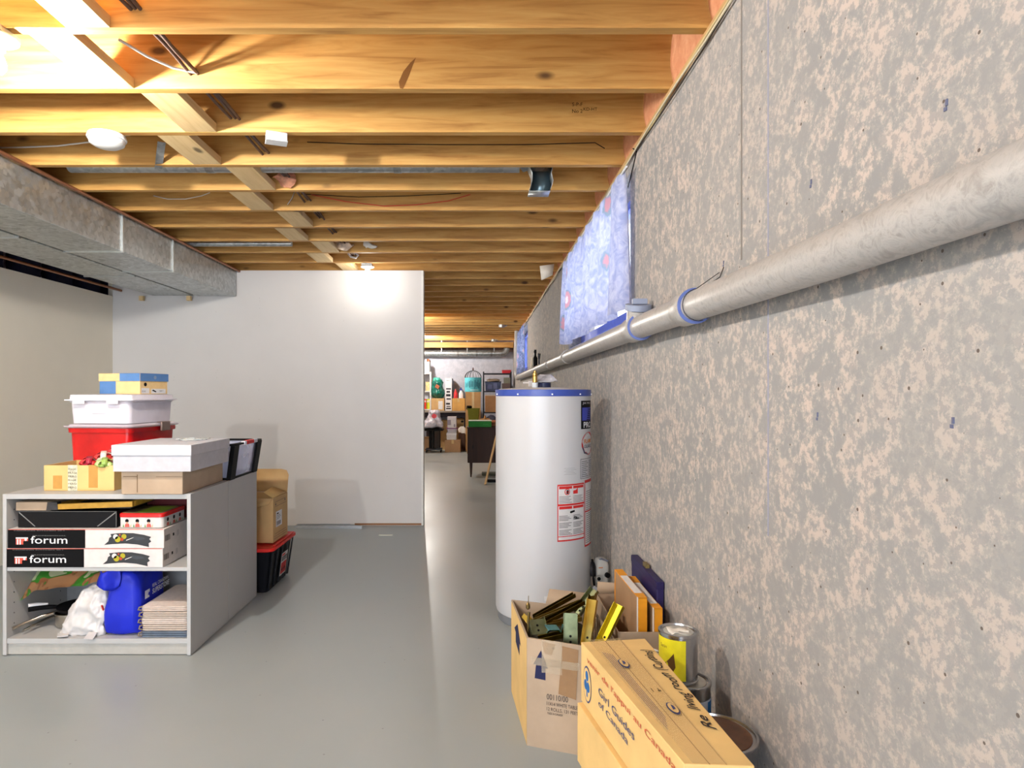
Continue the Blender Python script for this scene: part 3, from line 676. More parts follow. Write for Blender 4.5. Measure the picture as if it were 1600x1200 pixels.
Decal().rect(0, wb+.006, 0, db_+.006).top(-wb/2-.003, -db_/2-.003, .118).build('lid_top_print', SB, o, smooth=0)
# black framed clear bin on rear unit
o = thing('storage_bin', 'black framed clear bin with red latch beside the white box', 'storage bin', (-1.555, 3.72, ZT))
wd, dd_ = .35, .40
LAV = mat_clear('lavender_clear', (190, 196, 224), .45, .15)
MB().loft([(.012, wd-.02, dd_-.02, .02), (.19, wd+.03, dd_+.01, .02), (.19, wd+.022, dd_, .02), (.016, wd-.03, dd_-.03, .02)], 4).build('bin_body', LAV, o)
fr = MB(); fr.loft([(0, wd-.01, dd_-.01, .02), (.011, wd-.01, dd_-.01, .02)], 4)
for sx in (-1, 1):
    for sy in (-1, 1):
        fr.add([(sx*(wd/2-.012)+a, sy*(dd_/2-.026)+b, 0) for a, b in ((-.012, -.034), (.012, -.034), (.012, .034), (-.012, .034))]+[(sx*(wd/2+.016)+a, sy*(dd_/2-.018)+b, .19) for a, b in ((-.012, -.034), (.012, -.034), (.012, .034), (-.012, .034))],
               [(0, 1, 2, 3), (4, 5, 6, 7), (0, 1, 5, 4), (1, 2, 6, 5), (2, 3, 7, 6), (3, 0, 4, 7)])
fr.loft([(.1905, wd+.06, dd_+.04, .02), (.200, wd+.06, dd_+.04, .02), (.200, wd-.0, dd_-.02, .02), (.1905, wd, dd_-.02, .02)], 4, cap0=False, cap1=False)
fr.build('bin_frame', BLACK, o)
MB().box(wd/2+.012, wd/2+.036, -.05, .06, .186, .208).build('lid_latch', RED, o, bevel=.003)
MB().box(wd/2+.011, wd/2+.035, -.085, -.052, .186, .207).box(wd/2+.011, wd/2+.035, .062, .12, .186, .207).build('latch_hinge', M((206, 210, 222), .4), o, bevel=.003)
pk = thing('picture_packet', 'clear packet with a red oval picture inside the black framed bin', 'packet', (-1.445, 3.68, ZT+.03))
MB().cb((0, 0, .07), (.006, .15, .13), (22, 12, 0)).build('card', M((226, 224, 232), .4), pk)
MB().add([(.012*1+.001*math.sin(2*math.pi*k/20)+.005+.02*.22*math.sin(2*math.pi*k/20), .045*math.cos(2*math.pi*k/20), .07+.03*math.sin(2*math.pi*k/20)) for k in range(20)], [list(range(20))]).build('picture', M((150, 110, 120), .4), pk, solid=.001)

# ---- inside the open unit, upper shelf
zs = .4225
WBX = M((212, 204, 200), .5)
def forum_box(z, dx, label):
    o = thing('platter_box', label, 'box', (-1.8875+dx, 3.045+.205, z), 0, 'stacked platter boxes')
    w_, d_, h_ = .745, .40, .0905
    MB().box(-w_/2, w_/2, -d_/2, d_/2, 0, h_).build('box_body', WBX, o, bevel=.0015)
    Decal().rect(.001, .370, .0008, h_-.0005).front(-w_/2, -d_/2, 0, .0006).build('black_print', BLACK, o, smooth=0)
    d = Decal().text('forum', .11, .022, w=.175, h=.036, mi=0, bold=.004)
    d.text('COOKING KITCHEN 30.1', .03, .082, w=.24, h=.004, mi=2).text('PROFESSIONAL', .12, .058, w=.16, h=.004, mi=2)
    d.poly([(.04, .018), (.075, .018), (.075, .035), (.098, .035), (.098, .05), (.04, .05)], 1, 1).rect(.045, .052, .018, .043, 0, 2).rect(.058, .064, .018, .043, 0, 2).rect(.04, .098, .046, .052, 0, 2).circ(.087, .041, .006, 0, 2)
    d.front(-w_/2, -d_/2, 0).build('lettering', [M((222, 222, 224), .4), M((214, 84, 66), .4), M((120, 120, 120), .5)], o, smooth=0)
    d = Decal(); T = M((44, 46, 50), .35)
    out = [(.46, .016), (.48, .033), (.485, .05), (.495, .056), (.49, .068), (.54, .073), (.60, .072), (.65, .064), (.685, .054), (.675, .044), (.685, .032), (.672, .024), (.674, .006), (.62, .018), (.56, .023), (.50, .020)]
    d.poly(out, 0, 1)
    d.mb.f = d.mb.f
    d.circ(.515, .055, .012, 1, 2).circ(.525, .043, .014, 2, 2).circ(.555, .056, .012, 2, 2).circ(.545, .043, .008, 3, 2).poly([(.565, .036), (.60, .05), (.603, .054), (.567, .04)], 1, 2).circ(.535, .064, .004, 3, 2)
    d.poly([(.60, .058), (.65, .052), (.658, .044), (.62, .038), (.595, .045)], 4, 2)
    d.front(-w_/2, -d_/2, 0).build('platter_picture', [T, M((216, 214, 206), .5), M((170, 160, 40), .5), M((180, 70, 40), .5), M((66, 70, 76), .4)], o, smooth=0)
    d = Decal()
    for k in range(6): d.rect(.012+k*.008, .016+k*.008, .03, .058, 0, 0)
    d.rect(.085, .1, .04, .054, 0, 0).rect(.13, .133, .03, .06, 1, 0).rect(.137, .14, .03, .06, 1, 0).rect(.144, .147, .035, .06, 1, 0).text('lunch', .26, .05, w=.10, h=.018, mi=2)
    d.side(w_/2, -d_/2, 0).build('side_print', [BLACK, M((150, 146, 150), .5), M((88, 94, 150), .5)], o, smooth=0)
    Decal().rect(.004, .741, 0, .0025).front(-w_/2, -d_/2, h_-.0028).build('red_edge', [M((214, 90, 74), .5)], o, smooth=0)
forum_box(zs, -.006, 'lower of two black and white platter boxes on the middle shelf')
forum_box(zs+.0915, 0, 'upper of two black and white platter boxes directly under the tin')
zu = zs+.0915*2+.0015
o = thing('black_tray_box', 'open black carton lying left of the tin on the platter boxes', 'box', (-1.995, 3.26, zu))
wk, dk, hk, t = .475, .36, .078, .003
b = MB().box(-wk/2, wk/2, -dk/2, dk/2, 0, t).box(-wk/2, wk/2, -dk/2, -dk/2+t, t, hk).box(-wk/2, wk/2, dk/2-t, dk/2, t, hk).box(-wk/2, -wk/2+t, -dk/2+t, dk/2-t, t, hk).box(wk/2-t, wk/2, -dk/2+t, dk/2-t, t, hk)
b.build('tray_body', M((24, 24, 26), .4), o, bevel=.001)
d = Decal().poly([(.004, .07), (.007, .074), (.085, .006), (.08, .004)]).poly([(wk-.004, .07), (wk-.007, .074), (wk-.095, .006), (wk-.09, .004)]).rect(.001, wk-.001, hk-.0018, hk-.0004).rect(wk-.003, wk-.001, .001, hk)
d.front(-wk/2, -dk/2, 0).build('worn_creases', M((120, 120, 118), .5), o, smooth=0)
o = card_box('flat_carton', 'flat brown carton on the black tray at the far left', (-2.165, 3.25, zu+.079), .165, .33, .042, 0, CARDG, tape=False)
o = thing('framed_picture', 'wooden edged picture frame lying on the black tray', 'picture', (-1.88, 3.245, zu+.079), 0)
fm = MB()
for a, b_ in (((-.19, -.15), (.195, -.15)), ((-.19, .13), (.195, .13))): fm.cb(((a[0]+b_[0])/2, a[1], .018+0), (.385, .022, .026))
fm.cb((-.18, -.01, .018), (.022, .256, .026)).cb((.185, -.01, .018), (.022, .256, .026)); fm.v = [Vector((p.x, p.y, p.z+.028*(p.x+.19)/.385*.5)) for p in fm.v]
fm.build('frame_rails', M((196, 150, 60), .5, var=.15), o, bevel=.001)
MB().box(-.17, .175, -.137, .118, .008, .012).build('frame_backing', DGREY, o)
MB().cb((-.19, -.15, .022), (.05, .03, .036)).jitter(.006, 50).build('taped_corner', M((50, 48, 52), .3, var=.5), o)
# tin
o = thing('biscuit_tin', 'white tin with red lid rim on the platter boxes', 'tin', (-1.633, 3.18, zu), -1)
wt_, dt_ = .213, .225
MB().loft([(0, wt_-.006, dt_-.006, .015), (.003, wt_, dt_, .018), (.05, wt_, dt_, .018)], 5).build('tin_body', M((204, 200, 198), .3), o)
MB().loft([(.0505, wt_+.002, dt_+.002, .02), (.051, wt_+.005, dt_+.005, .02), (.066, wt_+.005, dt_+.005, .02), (.070, wt_-.004, dt_-.004, .018)], 5).build('tin_lid_rim', M((200, 30, 30), .25), o)
MB().loft([(.0702, wt_-.012, dt_-.012, .015), (.0712, wt_-.014, dt_-.014, .015)], 5).build('lid_picture', M((96, 84, 60), .35, var=.6, scale=18), o)
Decal().rect(.075, .19, .02, .19).top(-wt_/2, -dt_/2, .0712).build('lid_green_field', M((116, 146, 40), .4, var=.2), o, smooth=0)
d = Decal()
for u in (.035, .085, .14):
    d.circ(u+.005, .034, .009, 0, 1, 14).circ(u+.005, .024, .005, 3, 2, 10).poly([(u-.006, .004), (u+.018, .004), (u+.014, .02), (u-.003, .02)], 1, 1).poly([(u-.016, .004), (u-.008, .004), (u-.012, .02)], 2, 1).poly([(u+.02, .006), (u+.026, .02), (u+.024, .004)], 4, 1)
d.front(-wt_/2, -dt_/2, 0).build('guardsman_print', [BLACK, M((190, 90, 80), .5), M((90, 140, 60), .5), M((210, 160, 130), .5), M((200, 160, 60), .5)], o, smooth=0)
d = Decal()
for u in (.04, .10, .16):
    d.circ(u+.005, .034, .01, 0, 1, 14).poly([(u-.008, .004), (u+.02, .004), (u+.014, .02), (u-.003, .02)], 1, 1).poly([(u+.022, .006), (u+.028, .02), (u+.034, .004)], 2, 1)
d.side(wt_/2, -dt_/2, 0).build('side_guardsman_print', [BLACK, M((190, 90, 80), .5), M((90, 140, 60), .5)], o, smooth=0)
o = card_box('dark_red_box', 'dark red box behind the white tin', (-1.62, 3.385, zu), .25, .10, .125, 0, M((96, 26, 30), .5), tape=False)
# ---- lower shelf
zb = .0828
ST2 = M((196, 190, 180), .22, 1)
o = thing('saucepan', 'stainless saucepan on its side shelf with handle pointing left', 'saucepan', (-2.07, 3.24, zb))
MB().lathe([(.052, 0), (.072, .006), (.078, .03), (.08, .07), (.083, .073), (.077, .07), (.073, .01), (.001, .008)], n=36).build('pan_body', ST2, o)
MB().tube([(-.078, -.02, .066), (-.12, -.06, .06), (-.165, -.10, .045), (-.195, -.155, .034)], [.008, .009, .008, .009], 12).build('handle', ST2, o)
o = thing('frying_pan', 'black and silver pan resting on the saucepan', 'frying pan', (-2.045, 3.26, zb+.0745))
MB().lathe([(.07, .0), (.10, .004), (.105, .02), (.107, .022), (.102, .018), (.068, .006), (.001, .006)], n=36).build('pan_body', BLACK, o)
MB().tube([(-.10, -.03, .018), (-.16, -.07, .028), (-.195, -.1, .03)], [.009, .014, .015], 12).build('handle', BLACK, o)
MB().tube([(-.13, -.052, .040), (-.17, -.08, .0455), (-.195, -.1, .046)], [.005, .009, .01], 12).build('silver_handle_cap', M((216, 216, 218), .3), o)
o = thing('saucepan', 'long handled stainless pan lying low at the front left of the bottom shelf', 'saucepan', (-2.19, 3.38, zb))
MB().lathe([(.04, 0), (.05, .004), (.055, .03), (.05, .03), (.046, .008), (.001, .006)], n=28).build('pan_body', ST2, o)
MB().tube([(0, -.05, .028), (-.01, -.15, .03), (-.03, -.28, .022)], [.006, .007, .006], 10).build('handle', ST2, o)
# white plastic bag
PB = M((204, 201, 200), .35, var=.05, scale=14, bump=.5)
o = thing('plastic_bag', 'crumpled white plastic bag on the bottom shelf', 'bag', (-1.925, 3.155, zb))
b = MB().loft([(0, .23, .14, .05), (.012, .25, .16, .06), (.06, .24, .16, .06), (.12, .20, .13, .055, .012, 0), (.18, .15, .11, .05, .02, 0), (.215, .10, .08, .035, .03, 0), (.228, .05, .04, .015, .03, 0)], 7)
b.jitter(.034, 11, 2).jitter(.014, 30, 4); b.v = [Vector((min(.098, p.x), p.y, max(p.z, .001))) for p in b.v]; crumple(b.build('bag_body', PB, o, smooth=180), .024, .05)
d = MB(); d.cb((.097, -.045, .13), (.004, .05, .035)); d.cb((.094, -.05, .105), (.004, .04, .02)); d.jitter(.01, 30).build('red_print', M((206, 60, 40), .4), o)
MB().cb((.06, -.105, .014), (.04, .05, .003), (20, 8, 10)).cb((-.085, -.085, .012), (.05, .06, .003), (0, 12, 30)).jitter(.008, 25).build('bag_tail', PB, o)
# patterned reusable bag draped over
o = thing('shopping_bag', 'brown and green patterned shopping bag draped over the pans', 'bag', (-2.0, 3.2, zb+.12))
TX = NT('bag_print'); TX.set(Roughness=.45); v = TX.coord(5, 3, 9); f = TX.noise(v, 1.0, 2, .5, 1.5)
TX.l(TX.ramp(f, [(.0, lin((176, 128, 88))), (.44, lin((150, 96, 62))), (.47, lin((60, 130, 40))), (.54, lin((186, 190, 150))), (.62, lin((176, 116, 60))), (.7, lin((176, 180, 140)))], 'CONSTANT'), TX.b.inputs['Base Color']); TX = TX.m
def bagf(u, v):
    x = PX(20+135*u, 3.1); zlo = PZ(940-32*u-6*math.sin(u*6), 3.1); zhi = PZ(908-20*u-5*math.sin(u*9+1), 3.1); 
    th = v*2*math.pi; return (x, 3.13+.07*(1-math.cos(th))+.01*math.sin(u*14), (zlo+zhi)/2+(zhi-zlo)/2*math.sin(th-math.pi/2)*(1.15-.3*u)*.95)
b = MB().grid(bagf, 30, 20)
b.v = [Vector((p.x, p.y, min(.400, p.z))) for p in b.v]
b.jitter(.014, 14, 1); b.v = [Vector((max(-2.262, p.x), p.y, min(.400, max(p.z, zb+.155)))) for p in b.v]
rel(b, o).build('bag_cloth', TX, o, smooth=180)
# blue bag
BB = M((24, 40, 186), .5, var=.12, scale=5, bump=.4)
o = thing('shopping_bag', 'bright blue reusable shopping bag with white lettering on the bottom shelf', 'bag', (-1.738, 3.22, zb))
b = MB().loft([(0, .165, .26, .02, 0, .01), (.01, .172, .28, .03), (.1, .17, .28, .03), (.2, .162, .27, .035), (.262, .14, .26, .04), (.295, .10, .24, .03), (.312, .03, .2, .01)], 6)
b.v = [Vector((p.x, p.y, p.z)) for p in b.v]
for p in b.v:
    if p.x > .07: continue
    n_ = noise.noise(p*14)*.016+noise.noise(p*32)*.006
    p.x += n_*.5; p.y += n_
    p.z = max(0, min(.314, p.z+(n_*.5 if p.z > .02 else 0)))
crumple(b.build('bag_body', BB, o, smooth=180), .014, .12, 2)
b = MB().grid(lambda u, v: (-.10+.10*u+.0, -.148-.018*math.sin(u*5)-.01*v, .315-.065*v-.02*math.sin(u*3)*v), 10, 6).jitter(.014, 25, 3); b.build('folded_flap', BB, o, smooth=180, solid=.003)
d = Decal(); d.text('REAL CANADIAN', .09, .205, w=.16, h=.018, bold=.01).text('SUPERSTORE', .09, .172, w=.17, h=.026, bold=.02)
d.rect(.03, .075, .165, .205, 0, 0).poly([(a, b+.04) for a, b in ((.052, .131), (.058, .142), (.070, .145), (.062, .15), (.060, .158), (.052, .155), (.044, .158), (.042, .15), (.036, .145), (.048, .142))], 1, 2)
d.side(.0865, -.13, 0, .009).build('lettering', [M((220, 224, 236), .5), BB], o, smooth=0)
# folded fabric stack
LIN = M((186, 172, 160), .85, var=.12, scale=50, bump=.3); LIN2 = M((206, 192, 182), .85, var=.1, scale=50, bump=.3); LINB = M((96, 108, 124), .6, var=.15)
z = zb
stk = [(.030, LINB, 'slate blue folded packet at the bottom of the linen stack'), (.032, LIN, 'beige folded linen packet low in the stack'), (.028, LIN2, 'pale folded linen packet in the middle of the stack'), (.032, LIN, 'beige folded linen packet high in the stack'), (.024, LIN2, 'topmost pale folded packet of the linen stack')]
for i, (h_, m_, l_) in enumerate(stk):
    o = thing('folded_linen', l_, 'folded linen', (-1.523+.004*(i % 2), 3.245, z), 0, 'folded linen stack')
    b = MB()
    for q in range(3):
        zz0 = q*h_/3; zz1 = zz0+h_/3-.0012
        b.loft([(zz0, .212, .355, .012), (zz0+.002, .222, .362, .015), (zz1-.002, .222, .362, .015), (zz1, .212, .355, .012)], 3)
    b.jitter(.003, 22, i); b.v = [Vector((p.x, p.y, min(h_-.0005, max(.0005, p.z)))) for p in b.v]
    b.build('folded_cloth', m_, o)
    MB().tube([(-.108, -.178, h_*.2), (-.118, -.19, h_*.45), (-.116, -.186, h_*.8), (-.106, -.176, h_*.9)], .004, 8).build('cord_loop', M((130, 118, 106), .8), o)
    z += h_+.0008
# ---- boxes behind: black and red tote with cardboard file box
o = thing('storage_tote', 'black tote with a red lid on the floor behind the units', 'storage tote', (-1.60, 4.22, 0), 0)
MB().loft([(0, .50, .41, .03), (.24, .56, .46, .035), (.262, .575, .475, .035)], 5).build('tote_body', M((26, 27, 32), .4), o)
rb = MB()
for k in range(5):
    yy = -.19+k*.095
    rb.add([(.252, yy-.012, .01), (.252, yy+.012, .01), (.288, yy*1.1+.012, .255), (.288, yy*1.1-.012, .255), (.262, yy-.01, .01), (.262, yy+.01, .01), (.294, yy*1.1+.01, .255), (.294, yy*1.1-.01, .255)], [(4, 5, 6, 7), (0, 4, 7, 3), (1, 2, 6, 5), (0, 1, 5, 4), (3, 7, 6, 2)])
rb.build('ribs', M((30, 31, 36), .4), o)
MB().loft([(.2625, .60, .50, .04), (.268, .615, .515, .045), (.285, .615, .515, .045), (.29, .56, .46, .04), (.282, .52, .42, .03)], 5).build('tote_lid', M((214, 36, 30), .4), o)
b = MB(); b.box(.29, .302, -.20, .19, .291, .297); b.build('lid_ridge', M((220, 44, 36), .4), o)
d = Decal().rect(0, .13, 0, .15, 0, 0).rect(.01, .12, .01, .085, 1, 1).rect(.01, .12, .095, .125, 2, 1).rect(.01, .075, .13, .142, 1, 1)
d.circ(.04, .04, .012, 3, 2).circ(.085, .04, .012, 3, 2); d.text('TOUGH', .02, .1, w=.09, h=.018, mi=0, lay=2)
mp = d.mb.map(lambda p: (.262+(.05+p.y)/.24*.030+.004+.0008*p.z, -.03+p.x, .05+p.y)); mp.build('tote_label', [M((200, 196, 196), .5), M((196, 30, 34), .5), M((70, 70, 76), .5), BLACK], o, smooth=0)
fz = .2915
o = open_box('file_box', 'open cardboard file box with a raised rear flap on the black tote', (-1.475, 4.24, fz), .285, .275, .285, -2, CARD)
MB().add([(-.14, .137, .286), (.14, .137, .286), (.14, .165, .40), (.125, .17, .43), (.09, .172, .438), (-.14, .172, .438)], [(0, 1, 2, 3, 4, 5)]).build('rear_flap', CARD, o, solid=.004)
MB().add([(-.14, -.137, .286), (.14, -.137, .286), (.12, -.16, .25), (-.14, -.18, .2)], [(0, 1, 2, 3)]).map(lambda p: (p.x, p.y-.004, p.z)).build('front_flap', CARD, o, solid=.004)
MB().add([(.137, -.13, .287), (.137, .13, .287), (.05, .10, .325), (.06, -.08, .315)], [(0, 1, 2, 3)]).build('side_flap', CARDY, o, solid=.004)
d = Decal().rect(.05, .16, .09, .19, 0, 0)
for k in range(12): d.rect(.065+k*.0065, .068+k*.0065, .10, .125, 1, 1)
d.rect(.06, .12, .14, .143, 1, 1).rect(.06, .14, .15, .153, 1, 1).rect(.06, .13, .16, .163, 1, 1).rect(.065, .1, .17, .18, 1, 1)
d.rect(.03, .245, .225, .227, 1, 1).rect(.03, .245, .255, .257, 1, 1).rect(.03, .245, .05, .052, 1, 1).circ(.045, .24, .008, 1, 1).circ(.22, .245, .008, 1, 1).rect(.02, .255, .02, .022, 1, 1).rect(.02, .255, .035, .037, 1, 1)
d.side(.1425, -.1375, 0).build('shipping_label', [M((224, 224, 226), .5), M((70, 60, 60), .5)], o, smooth=0)
# metal strips on the floor at the partition
b = None
for i in range(4):
    o = MB().box(0, .62-.04*i, -.010, .010, 0, .016).box(0, .62-.04*i, .008, .010, .016, .026).build('metal_strip', M((176, 180, 184), .35, .6)); o.location = (PX(462, 5.9)-.01, 5.90+.025*i, .0005)
    tag(o, 'grey metal strip lying on the floor along the base of the partition', 'metal strip', 'metal strips by the partition')
o = MB().box(-.06, .06, -.012, .012, 0, .006).build('wood_chip', M((222, 220, 206), .7), bevel=.002); o.location = (PX(602, 5.6), 5.62, .0005); tag(o, 'small white sliver of wood lying on the floor before the partition', 'wood chip')

# ================================================================== WATER HEATER
HX, HY, HR = .343, 3.6, .265
o = thing('water_heater', 'tall white cylindrical water heater with a blue top band', 'water heater', (HX, HY, 0))
HW = M((196, 196, 198), .28, var=.02, scale=3)
MB().lathe([(HR-.02, .045), (HR-.004, .05), (HR, .065), (HR, 1.236)], n=96).build('tank_jacket', HW, o)
MB().lathe([(HR-.015, 0), (HR-.012, .004), (HR-.012, .0445)], n=64).build('base_ring', M((120, 122, 126), .5), o)
MB().lathe([(HR+.001, 1.2365), (HR+.0025, 1.238), (HR+.0025, 1.270), (HR, 1.272), (HR-.004, 1.268)], n=96).build('top_band', M((56, 78, 160), .35), o)
MB().lathe([(HR-.006, 1.266), (HR-.02, 1.276), (.1, 1.284), (.001, 1.285)], n=64).build('top_cover', M((186, 180, 174), .6), o)
b = MB()
for a in (-35, 5, 42, 75, -75): 
    q = math.radians(a); b.cb(((HR+.003)*math.sin(q), -(HR+.003)*math.cos(q), 1.247), (.007, .007, .007))
b.build('band_screws', M((220, 220, 224), .3, .5), o)
def HL(d, name, mats, eps=.0012): return d.cyl(0, 0, HR, eps).build(name, mats, o, smooth=0)
WL = M((210, 208, 208), .45); INK = M((70, 70, 74), .5); RL = M((200, 40, 38), .45)
# big red bordered label
zt_, zb_ = PZ(757, 3.35), PZ(846, 3.35)
d = Decal().rect(11, 50, zb_, zt_, 0, 0, 14).rect(12, 49, zb_+.008, zt_-.008, 1, 1, 14)
zm = zb_+(zt_-zb_)*.64
d.rect(11, 50, zm-.005, zm+.005, 0, 2, 14).rect(11, 50, zb_+.024, zb_+.028, 0, 2, 14)
for a, c in ((13, 29.5), (31, 48)):
    d.rect(a, c, zt_-.024, zt_-.010, 0, 2, 6).rect(a, c, zm-.022, zm-.008, 0, 2, 6)
    for k in range(5): d.rect(a, c-(k*3) % 5, zm+.01+k*.008, zm+.013+k*.008, 2, 2, 5)
    for k in range(15):
        if k % 5 == 4: continue
        d.rect(a, c-(k*2.3) % 6, zb_+.034+k*.0075, zb_+.0375+k*.0075, 2, 2, 5)
d.circ(23, zm+.068, 3.6, 0, 2, 18, ry=.017).circ(23, zm+.068, 2.7, 1, 3, 18, ry=.0125).poly([(21.5, zm+.058), (24.5, zm+.058), (24.8, zm+.076), (22, zm+.078)], 3, 4).rect(20, 26, zm+.066, zm+.069, 0, 5)
d.poly([(31, zm+.055), (38, zm+.055), (38, zm+.085), (35, zm+.075), (31, zm+.072)], 0, 2)
d.poly([(27, zm-.035), (33, zm-.03), (33.5, zm-.04), (29, zm-.045)], 3, 2).poly([(31, zm-.075), (33, zm-.06), (37, zm-.07), (41, zm-.078), (36, zm-.08)], 3, 2).circ(28, zm-.04, 1.5, 3, 2, 10, ry=.006)
HL(d, 'warning_label', [RL, WL, M((120, 118, 120), .5), BLACK])
d = Decal().rect(51.5, 100, zb_-.05, zt_+.01, 0, 0, 14).rect(52.5, 98, zb_-.04, zt_-.005, 1, 1, 14).rect(51.5, 100, zm-.055, zm-.048, 0, 2, 14)
for k in range(26): d.rect(54, 92-(k*5) % 9, zb_-.03+k*.011, zb_-.026+k*.011, 2, 2, 8)
HL(d, 'instruction_label', [RL, WL, M((130, 128, 130), .5)])
# black top label
za, zc = PZ(670, 3.45), PZ(626, 3.45)
d = Decal().rect(44, 74, za, zc, 0, 0, 10).rect(46, 71, za+.045, za+.115, 1, 1, 10).text('JW PRO', 47, zc-.022, w=22, h=.014, mi=2).text('PRO', 49, za+.006, w=22, h=.032, mi=2, bold=.02)
for k in range(6): d.rect(56+k, 71, za+.048+k*.011, za+.052+k*.011, 0, 2, 5)
HL(d, 'maker_label', [BLACK, M((60, 70, 170), .4), M((226, 226, 230), .4)])
zq = PZ(693, 3.45)
d = Decal().circ(62, zq, 17, 0, 0, 32, ry=.062).circ(62, zq, 14, 1, 1, 32, ry=.05).text('FLAME', 50, zq+.002, w=23, h=.022, mi=2, bold=.02).text('GUARD', 50, zq-.024, w=23, h=.018, mi=3, bold=.01)
d.poly([(46, zq-.02), (48, zq-.018), (52, zq-.045), (60, zq-.056), (60, zq-.061), (50, zq-.052)], 3, 1)
HL(d, 'round_emblem', [RL, WL, M((216, 130, 40), .4), M((60, 66, 90), .4)])
z5, z6 = PZ(747, 3.45), PZ(716, 3.45)
d = Decal().rect(43, 85, z5, z6, 0, 0, 10).rect(43.7, 84, z5+.003, z6-.003, 1, 1, 10)
for k in range(9): d.rect(45, 60-(k*3) % 7, z5+.01+k*.01, z5+.014+k*.01, 0, 2, 4).rect(62, 80-(k*5) % 9, z5+.01+k*.01, z5+.014+k*.01, 0, 2, 4)
HL(d, 'rating_plate', [M((110, 110, 114), .4), M((190, 190, 194), .35), INK])
d = Decal()
for k in range(5): d.rect(19+(k % 2)*2, 36-(k % 3)*2, PZ(740, 3.4)+k*.008, PZ(740, 3.4)+.0015+k*.008, 0, 0, 4)
HL(d, 'stamped_text', [M((150, 150, 150), .5)])
z7 = PZ(935, 3.34)
HL(Decal().rect(-4, 19, z7-.012, z7+.012, 0, 0, 8).rect(1, 16, z7-.008, z7+.009, 1, 1, 6), 'lower_red_label', [WL, M((176, 60, 50), .5)])
# gas valve on right side facing the wall / camera
q = math.radians(78); vx, vy = HR*math.sin(q), -HR*math.cos(q); vz = PZ(893, 3.5)
cx = vx+.055; 
b = MB().loft([(-.07, .05, .055, .015), (-.06, .066, .07, .015), (.03, .07, .075, .015), (.06, .055, .06, .02), (.068, .035, .04, .015)], 4).xf((cx, vy-.01, vz), rz=12); b.build('gas_control_valve', M((186, 186, 182), .4), o)
MB().tube([(cx-.02, vy-.052, vz-.035), (cx-.02, vy-.062, vz-.035)], .018, 20).build('valve_port', M((150, 152, 150), .4), o)
MB().tube([(cx-.02, vy-.0621, vz-.035), (cx-.02, vy-.0635, vz-.035)], .010, 20).build('port_hole', BLACK, o)
MB().tube([(cx+.025, vy-.045, vz-.018), (cx+.03, vy-.06, vz-.018)], .014, 20).build('valve_knob', BLACK, o)
MB().cb((cx+.006, vy-.03, vz+.055), (.045, .05, .004), (-32, 20, 12)).build('valve_sticker', M((120, 124, 140), .4), o)
MB().cb((cx-.008, vy-.0495, vz+.022), (.024, .002, .005), (0, 0, 12)).build('orange_mark', M((200, 110, 50), .5), o)
MB().tube([(vx-.03, vy+.01, vz), (vx+.03, vy, vz)], .04, 20).build('valve_neck', DGREY, o)
MB().tube([(vx+.005, vy-.02, vz+.06), (vx-.005+.012, vy-.055, vz+.02), (vx+.004, vy-.06, vz-.03), (vx+.015, vy-.03, vz-.08)], .006, 8).build('cable_loop', BLACK, o)
MB().cb((cx-.035, vy-.05, vz-.10), (.045, .006, .03), (0, 35, 10)).build('tag', M((190, 194, 200), .4), o)
w_ = MB()
for k in range(3): w_.tube([(cx-.01+.012*k, vy-.03, vz-.068), (cx-.02+.018*k, vy-.045, vz-.1), (cx-.03, vy-.03, vz-.14), (cx-.06, vy-.01, vz-.17)], .0055 if k == 0 else .003, 8)
w_.build('gas_lines', DGREY, o)
MB().tube([(cx+.03, vy-.02, vz-.05), (cx+.045, vy-.03, vz-.09), (cx+.02, vy-.04, vz-.13), (cx-.02, vy-.04, vz-.15)], .002, 6).build('thermocouple_wire', M((210, 210, 214), .4), o)
# top fittings
nx = PX(835.8, 3.5)-HX
MB().lathe([(.016, 1.283), (.017, 1.31)], (nx, -.1), 20).build('nipple_sleeve', M((196, 200, 204), .4), o)
MB().lathe([(.011, 1.311), (.014, 1.312), (.014, 1.345), (.012, 1.347), (.014, 1.35), (.013, 1.362), (.008, 1.364), (.008, 1.374), (.004, 1.378)], (nx, -.1), 20).build('brass_nipple', BRASS, o)
MB().lathe([(.038, 1.284), (.038, 1.310)], (.005, -.02), 28).build('vent_collar', M((40, 46, 80), .4), o)
fc_ = b = MB().loft([(1.3105, .12, .11, .03), (1.316, .13, .12, .03), (1.34, .10, .09, .03), (1.355, .06, .06, .02)], 6).jitter(.018, 22, 3).xf((.01, -.02, 0)); b.build('foil_cover', M((186, 184, 188), .35, .3, var=.3), o)
MB().tube([(.03, .12, 1.283), (.03, .12, 1.335)], .013, 16).build('rear_nipple', BRASS, o)
MB().cb((-.07, -.03, 1.305), (.03, .004, .03), (0, 0, 20)).cb((-.09, -.03, 1.31), (.05, .004, .008), (0, 0, 20)).build('sediment_tag', M((206, 200, 196), .5), o)

